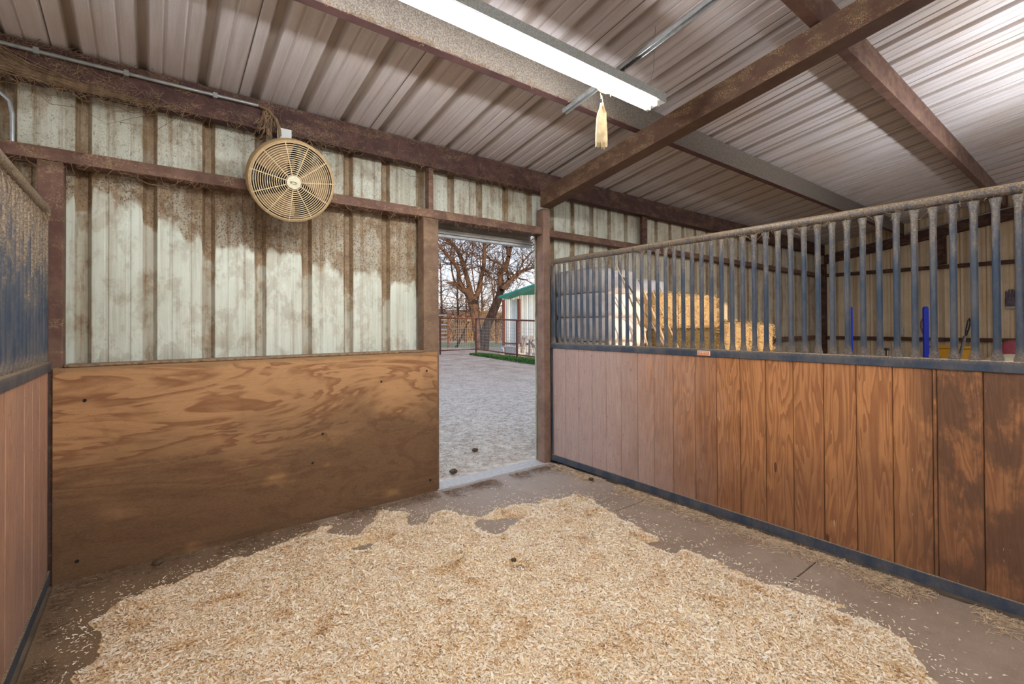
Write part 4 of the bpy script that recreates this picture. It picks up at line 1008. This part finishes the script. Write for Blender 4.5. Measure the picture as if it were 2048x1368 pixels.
for yy in (631, 640, 650, 660, 667, 675, 683): mb.tube([pt(800, yy+1, 26.5), pt(896, yy-.5, 25.5)], .035, 8)
mb.build('rails', MT['galv'], gp, smooth=True)
MB().tube([pt(896, 628, 25.5), pt(896, 695, 25.5)], .05, 8).build('upright', MT['rust'], gp, smooth=True)
# shed
sh = thing('open_shed', gz(pt(1050, 690, 24), 0), 'small white metal shed with a teal-edged roof beyond the fence', 'shed')
A = pt(1009, 650, 25); A.z = 0; B = pt(1190, 650, 21.5); B.z = 0; du = (B-A).normalized(); dn = Vector((-du.y, du.x, 0))
ht = pt(1009, 600, 25).z; Lw = (B-A).length
def sheetq(o, w, z0, z1, name):
    mb = MB(); pr = rib_profile(0, w, .3, .1, .03, .05, .03); mb_ = MB(); sheet(pr, o+Vector((0, 0, z0)), du, dn, (0, 0, z1-z0), mb_); return mb_.build(name, MT['shedw'], sh)
sheetq(A, Lw, -.02, ht+.2, 'wall_panel')
for u in (0, 1.05, 2.8, 4.2): MB().obox(A+du*u-dn*.07+Vector((0, 0, ht/2)), du*.06, dn*.06, (0, 0, ht/2+.02)).build('post', MT['rust'], sh)
MB().obox(A+du*(Lw/2)-dn*.08+Vector((0, 0, .42)), du*(Lw/2), dn*.02, (0, 0, .04)).build('rail', MT['rust'], sh)
e0 = pt(998, 593.5, 24.2); e1 = pt(1090, 561.5, 22.4); ed = (e1-e0); th_ = .085
mb = MB(); back = dn*3.2-Vector((0, 0, .1)); up_ = Vector((0, 0, 1))
vs = [e0-up_*th_, e0+ed*1.5-up_*th_, e0+ed*1.5+up_*th_*.5, e0+up_*th_*.5]; vs += [v+back for v in vs]
mb.add(vs, [(0, 1, 2, 3), (7, 6, 5, 4), (3, 2, 6, 7), (0, 4, 5, 1), (0, 3, 7, 4), (1, 5, 6, 2)]); mb.build('roof', MT['teal'], sh)
MB().tube([e0-dn*.03-up_*.02, e0+ed*1.5-dn*.03-up_*.02], .035, 6).build('roof_trim', MT['teal'], sh)
# weathered feeder, posts and boards beyond the fence
fd = thing('wooden_feeder', gz(pt(1052, 700, 20.5), 0), 'weathered grey wooden feed rack behind the fence beside the shed', 'feeder')
def W(a, b, D=20.3): return pt(a, b, D)
def plank(name, a, b, w): 
    MB().tube([a, b], w, 4).build(name, MT['wood_old'], fd)
plank('leg', W(1044, 706), W(1051, 676), .07); plank('leg', W(1043, 703), W(1046, 672), .05); plank('leg', W(1060, 712), W(1062, 676), .09); plank('leg', W(1031, 705), W(1038, 688), .06)
plank('top_board', W(1050, 677), W(1068, 675), .13); plank('trough', W(1065, 683), W(1072, 690), .22); plank('leg', W(1071, 690), W(1076, 706), .08)
tr = thing('water_trough', gz(pt(1022, 700, 22.3), 0), 'long pale low trough behind the fence at the foot of the shed', 'trough')
T0 = pt(1006, 697, 23.2); T1 = pt(1044, 700, 21.8); T0.z = 0; T1.z = 0; dd = (T1-T0)
MB().obox((T0+T1)/2+Vector((0, 0, .16)), dd/2, Vector((-dd.y, dd.x, 0)).normalized()*.22, (0, 0, .16)).build('basin', MT['conc'], tr, bevel=.02)
MB().obox((T0+T1)/2+Vector((0, 0, .34)), dd/2+dd.normalized()*.03, Vector((-dd.y, dd.x, 0)).normalized()*.25, (0, 0, .025)).build('rim', MT['conc'], tr, bevel=.01)
bp = pt(1004, 700, 22.6); tag(MB().lathe([(.12, -.15), (.12, .26), (.1, .30), (.03, .33)], (bp.x, bp.y, 0), (0, 0, 1), 16).build('bollard', MT['conc'], smooth=True), 'small round white bollard post left of the trough', 'bollard')
# grass strip along the fence
N = 16000; u = rng.random(N); a = np.array(cB[:2]); b = np.array(rB[:2]); dxy = (b-a)/np.linalg.norm(b-a); nn = np.array([-dxy[1], dxy[0]])
if (nn*a).sum() > 0: nn = -nn
off = rng.beta(1.4, 1.8, N)*1.7*(.4+.6*u)-.25
p2_ = a[None]+(b-a)[None]*u[:, None]+nn[None]*off[:, None]
hgt = rng.uniform(.03, .12, N)
V, Fq = strips(np.stack([p2_[:, 0], p2_[:, 1], hgt/2-.03], 1), hgt, rng.uniform(.012, .025, N), rng.uniform(0, 2*PI, N), rng.normal(PI/2, .35, N), rng.normal(0, .1, N)*hgt, rng.uniform(0, 3, N))
tag(bulk('grass', V, Fq, MT['grass']), 'strip of green grass along the fence below the shed', 'grass', None, 'stuff')
# straw strewn over the yard
N = 60000; D = rng.uniform(3.9, 15, N)**1.0; X = rng.uniform(0, 1, N); ang = rng.uniform(math.radians(24), math.radians(47), N); R = 3.9/np.cos(ang)*rng.uniform(1, 4.2, N)
X = R*np.sin(ang); Y = R*np.cos(ang); k = Y > 3.82; X, Y, R = X[k], Y[k], R[k]; n = len(X); Ls = rng.uniform(.01, .05, n)
V, Fq = strips(np.stack([X, Y, np.full(n, -.006)+rng.uniform(0, .012, n)], 1), Ls, rng.uniform(.002, .006, n), rng.uniform(0, 2*PI, n), rng.normal(0, .1, n), np.zeros(n), rng.normal(0, .3, n))
g = G('yard_litter'); at_ = g.nt.nodes.new('ShaderNodeAttribute'); at_.attribute_name = 'tint'
ylm = g.done(g.ramp(at_.outputs['Fac'], [(.15, lin((96, 78, 62))), (.4, lin((176, 158, 134))), (.8, lin((226, 214, 192)))]), .9)
tag(bulk('straw_litter', V, Fq, ylm, np.repeat(rng.random(n), 6)), 'bits of straw and chaff strewn over the yard outside the doorway', 'litter', None, 'stuff')
# the big bare tree
def limb(mb, pts, rs): mb.tube(pts, rs, 9 if max(rs) > .15 else 6, caps=False)
class Tree:
    def __init__(s, seed): s.r = random.Random(seed); s.mb = MB(); s.tw = MB()
    def twig(s, p, d, l, r, lev):
        m = 5; pts = [p]; rs = [r]; q = p; dd_ = d.normalized(); R_ = s.r
        for i in range(m):
            dd_ = (dd_+Vector((R_.gauss(0, .26), R_.gauss(0, .26), R_.gauss(.03, .24)))).normalized(); q = q+dd_*(l/m); pts.append(q); rs.append(r*(1-.8*(i+1)/m))
            if lev > 0 and R_.random() < (.85 if lev > 1 else .75):
                nd = (dd_+Vector((R_.gauss(0, .8), R_.gauss(0, .8), R_.gauss(.05, .6)))).normalized()
                s.twig(q, nd, l*R_.uniform(.45, .75), rs[-1]*.62+.002, lev-1)
        s.tw.tube(pts, [max(x, .0055) for x in rs], 4 if r < .05 else 5, caps=False)
def smooth_pts(P, R_, k=3):
    out = []; ro = []
    for i in range(len(P)-1):
        p0, p1, p2, p3 = P[max(i-1, 0)], P[i], P[i+1], P[min(i+2, len(P)-1)]
        for j in range(k):
            t = j/k; out.append(.5*((2*p1)+(p2-p0)*t+(2*p0-5*p1+4*p2-p3)*t*t+(3*p1-p0-3*p2+p3)*t**3)); ro.append(R_[i]*(1-t)+R_[i+1]*t)
    out.append(P[-1]); ro.append(R_[-1]); return out, ro
TD = 27.0; tr_ = Tree(5); K = 4.885
limbs = [
 ([(500,1060,50),(455,960,42),(440,860,44),(430,760,50),(415,690,60)], 0, 0),
 ([(420,690,48),(370,610,40),(320,585,27),(250,530,20),(165,512,6)], 0, 6),
 ([(350,610,24),(290,500,22),(270,380,20),(200,280,17),(130,200,14),(60,140,10),(-60,60,5)], -1.2, 26),
 ([(405,640,28),(370,500,24),(330,360,22),(290,240,20),(220,130,16),(150,60,12),(40,-60,7),(-20,-160,4)], .8, 30),
 ([(450,670,28),(480,560,24),(500,460,22),(525,340,20),(530,220,18),(530,120,14),(545,0,10),(530,-120,6)], -.5, 30),
 ([(240,515,9),(215,400,9),(200,250,8),(215,150,6),(240,20,3)], .6, 14),
 ([(520,1040,52),(550,960,46),(590,860,44),(640,740,42),(680,630,38),(690,540,34),(685,450,29),(705,395,26),(750,330,24),(770,240,20),(800,150,16),(860,50,12),(900,-80,7)], 1.4, 40),
 ([(700,590,26),(750,520,24),(820,460,20),(900,400,16),(1000,370,11),(1090,330,8),(1200,300,4)], 2.4, 34),
 ([(745,370,14),(660,320,13),(590,290,10),(560,250,5)], .6, 12),
 ([(772,265,15),(755,190,12),(740,100,9),(700,-10,5)], 2.2, 18),
 ([(765,480,14),(760,420,11),(745,370,9)], 1.8, 4),
 ([(530,385,12),(575,415,13),(575,450,8)], -.8, 3),
 ([(440,610,6),(420,450,6),(405,300,5),(420,180,4),(400,60,3)], .3, 12),
 ([(530,200,9),(600,120,7),(680,60,5),(740,-20,3)], -1.0, 14),
 ([(325,355,9),(250,330,7),(160,330,5),(80,260,3)], .2, 14),
 ([(860,430,9),(900,330,8),(960,250,6),(1040,180,4)], 2.8, 16),
 ([(800,150,9),(900,140,8),(1000,150,6),(1100,120,3)], 1.8, 16)]
for pts, dz, ntw in limbs:
    m = len(pts); P = []; Rs = []
    for i, (a, b, r) in enumerate(pts):
        D = TD+dz*(i/max(1, m-1)); P.append(pt(860+a/K, 460+b/K, D)); Rs.append(r/K/F*D*1.0)
    if pts[0][1] > 1000: P[0].z = -.2
    SP, SR = smooth_pts(P, Rs); limb(tr_.mb, SP, SR)
    for k in range(ntw):
        t = .25+.75*tr_.r.random(); i = min(int(t*(len(SP)-1)), len(SP)-2); p = SP[i].lerp(SP[i+1], t*(len(SP)-1)-i)
        d = (SP[i+1]-SP[i]).normalized()+Vector((tr_.r.gauss(0, .9), tr_.r.gauss(0, .9), tr_.r.gauss(.1, .6)))
        tr_.twig(p, d, tr_.r.uniform(1.0, 2.4), min(.035, SR[i]*.4), 2)
bt = thing('bare_tree', (pt(955, 690, TD).x, pt(955, 690, TD).y, 0), 'large bare tree with two forked trunks beyond the fence', 'tree')
tr_.mb.build('trunk', MT['bark'], bt, smooth=True); o = tr_.tw.build('twigs', MT['bark'], bt); o['kind'] = 'stuff'
# smaller bare trees and scrub behind
def small_tree(px, D, h, seed, label, lean=0):
    T = Tree(seed); b = pt(px, 690, D); b.z = -.1; R_ = T.r
    P = [b, b+Vector((lean*.2, 0, h*.3)), b+Vector((lean*.5, .1, h*.6)), b+Vector((lean, .2, h))]; SP, SR = smooth_pts(P, [h*.022, h*.018, h*.012, h*.005]); limb(T.mb, SP, SR)
    for k in range(24):
        t = .25+.75*R_.random(); i = min(int(t*(len(SP)-1)), len(SP)-2); T.twig(SP[i], Vector((R_.gauss(0, 1), R_.gauss(0, 1), .5)), h*.32, h*.006, 2)
    t_ = thing('bare_tree', b, label, 'tree', 'small bare trees beyond the yard'); T.mb.build('trunk', MT['bark'], t_, smooth=True); o = T.tw.build('twigs', MT['bark'], t_); o['kind'] = 'stuff'
small_tree(917, 34, 5.5, 11, 'slender bare tree left of the big tree trunk')
small_tree(931, 38, 5.2, 12, 'thin bare sapling between the slender tree and the big trunk', .3)
small_tree(994, 36, 5.5, 13, 'slender bare tree just left of the shed', -.4)
small_tree(884, 40, 7, 14, 'bare tree behind the livestock gate panel')
small_tree(965, 52, 8, 15, 'distant bare tree showing between the two big trunks')
bp0, bp1 = pt(922, 668, 30), pt(937, 643, 30.2); bp0.z = min(bp0.z, .6)
tag(MB().tube([gz(bp0-Vector((.4, 0, 0)), -.1), bp0, bp1], [.09, .08, .05], 7).build('leaning_branch', MT['bark'], smooth=True), 'dark broken branch leaning up left of the big trunk', 'branch')
def shrub(px, D, w, h, seed, label, mat='scrub'):
    R_ = random.Random(seed); mb = MB(); b = pt(px, 690, D); b.z = -.15
    for _ in range(150):
        p = b+Vector((R_.gauss(0, w*.35), R_.gauss(0, w*.3), 0)); q = p+Vector((R_.gauss(0, h*.3), R_.gauss(0, h*.3), h*R_.uniform(.4, 1.1)))
        m_ = p.lerp(q, .5)+Vector((R_.gauss(0, .1), 0, 0)); mb.tube([p, m_, q], [.03, .018, .008], 4, caps=False)
        for _k in range(5):
            s0 = m_.lerp(q, R_.random()); mb.tube([s0, s0+Vector((R_.gauss(0, .35), R_.gauss(0, .3), R_.uniform(.05, .5)))], [.012, .006], 4, caps=False)
    tag(mb.build('brush_thicket', MT[mat]), label, 'shrub', 'dry brush beyond the yard')
shrub(893, 44, 3, 2.3, 21, 'tan leafless thicket behind the gate panel'); shrub(915, 47, 4, 2.6, 22, 'tan thicket behind the slender left tree')
shrub(938, 46, 3.5, 2.3, 23, 'tan thicket just left of the big trunk'); shrub(985, 44, 4, 3.0, 24, 'tan thicket seen between the big trunk and the shed'); shrub(1000, 50, 4, 3.4, 25, 'dry thicket directly behind the corner of the shed')
shrub(868, 46, 4, 3, 26, 'dry thicket at the left edge of the doorway view')
# distant tree line, hill and house
mb = MB(); R_ = random.Random(4)
HL = thing('tree_line', (120, 150, 0), 'distant grey wooded rise on the horizon', 'woods')
prof = [(pt(700+i*8, 600, 170)) for i in range(60)]; vs = []
for i, p in enumerate(prof):
    h = 6.0+2.2*mnoise.noise(Vector((i*.16, 0, 0)))+.8*mnoise.noise(Vector((i*.7, 3, 0))); d = Vector((p.x, p.y, 0)).normalized()
    vs += [(p.x, p.y, -.5), (p.x+d.x*6, p.y+d.y*6, h), (p.x+d.x*30, p.y+d.y*30, -.5)]
fs = []
for i in range(59): fs += [(3*i, 3*i+3, 3*i+4, 3*i+1), (3*i+1, 3*i+4, 3*i+5, 3*i+2)]
mb.add(vs, fs); mb.build('woods', MT['hill'], HL, smooth=True)
hp = pt(905, 640, 120); hs = thing('farmhouse', gz(hp, 0), 'pale distant house beyond the field, left of the big tree', 'house')
dx_ = RR.normalized()*7; dy_ = Vector((FW.x, FW.y, 0)).normalized()*4
MB().obox(gz(hp, 1.6), dx_, dy_, (0, 0, 1.7)).build('walls', MT['farwall'], hs)
mb = MB(); c = Vector(gz(hp, 3.3)); e = 1.1
vs = [c-dx_*e-dy_*e, c+dx_*e-dy_*e, c+dx_*e+dy_*e, c-dx_*e+dy_*e, c-dx_*.8+Vector((0, 0, 2)), c+dx_*.8+Vector((0, 0, 2))]
mb.add(vs, [(0, 1, 5, 4), (1, 2, 5), (2, 3, 4, 5), (3, 0, 4), (0, 3, 2, 1)]); mb.build('roof', MT['farroof'], hs)

# ------------------------------------------------------------------ sky, sun
w = bpy.data.worlds.new('sky'); SC.world = w; w.use_nodes = True; nt = w.node_tree; nt.nodes.clear()
wo = nt.nodes.new('ShaderNodeOutputWorld'); bg = nt.nodes.new('ShaderNodeBackground'); nt.links.new(bg.outputs[0], wo.inputs[0])
tc = nt.nodes.new('ShaderNodeTexCoord'); sx = nt.nodes.new('ShaderNodeSeparateXYZ'); nt.links.new(tc.outputs['Generated'], sx.inputs[0])
rp_ = nt.nodes.new('ShaderNodeValToRGB'); e = rp_.color_ramp.elements
e[0].position = .0; e[0].color = (1.0, .92, .84, 1); e[1].position = .55; e[1].color = (.56, .70, .96, 1)
q = e.new(.12); q.color = (.80, .89, 1.0, 1)
nt.links.new(sx.outputs[2], rp_.inputs[0]); nt.links.new(rp_.outputs[0], bg.inputs[0]); bg.inputs[1].default_value = 1.45
sl = bpy.data.lights.new('sun', 'SUN'); so = bpy.data.objects.new('sun', sl); COL.objects.link(so)
sl.energy = 4.2; sl.color = (1.0, .77, .52); sl.angle = math.radians(.6)
el = math.radians(3.6); az = Vector((math.sin(math.radians(2)), math.cos(math.radians(2)), 0))
dirn = (az*math.cos(el)-Vector((0, 0, math.sin(el)))).normalized()
so.rotation_euler = dirn.to_track_quat('-Z', 'Y').to_euler(); so.location = (4, -30, 8)

SC.view_settings.view_transform = 'Standard'; SC.view_settings.look = 'None'
SC.view_settings.exposure = 0; SC.view_settings.gamma = 1; SC.view_settings.use_curve_mapping = False
for o in bpy.data.objects:
    if '_o' in o: del o['_o']
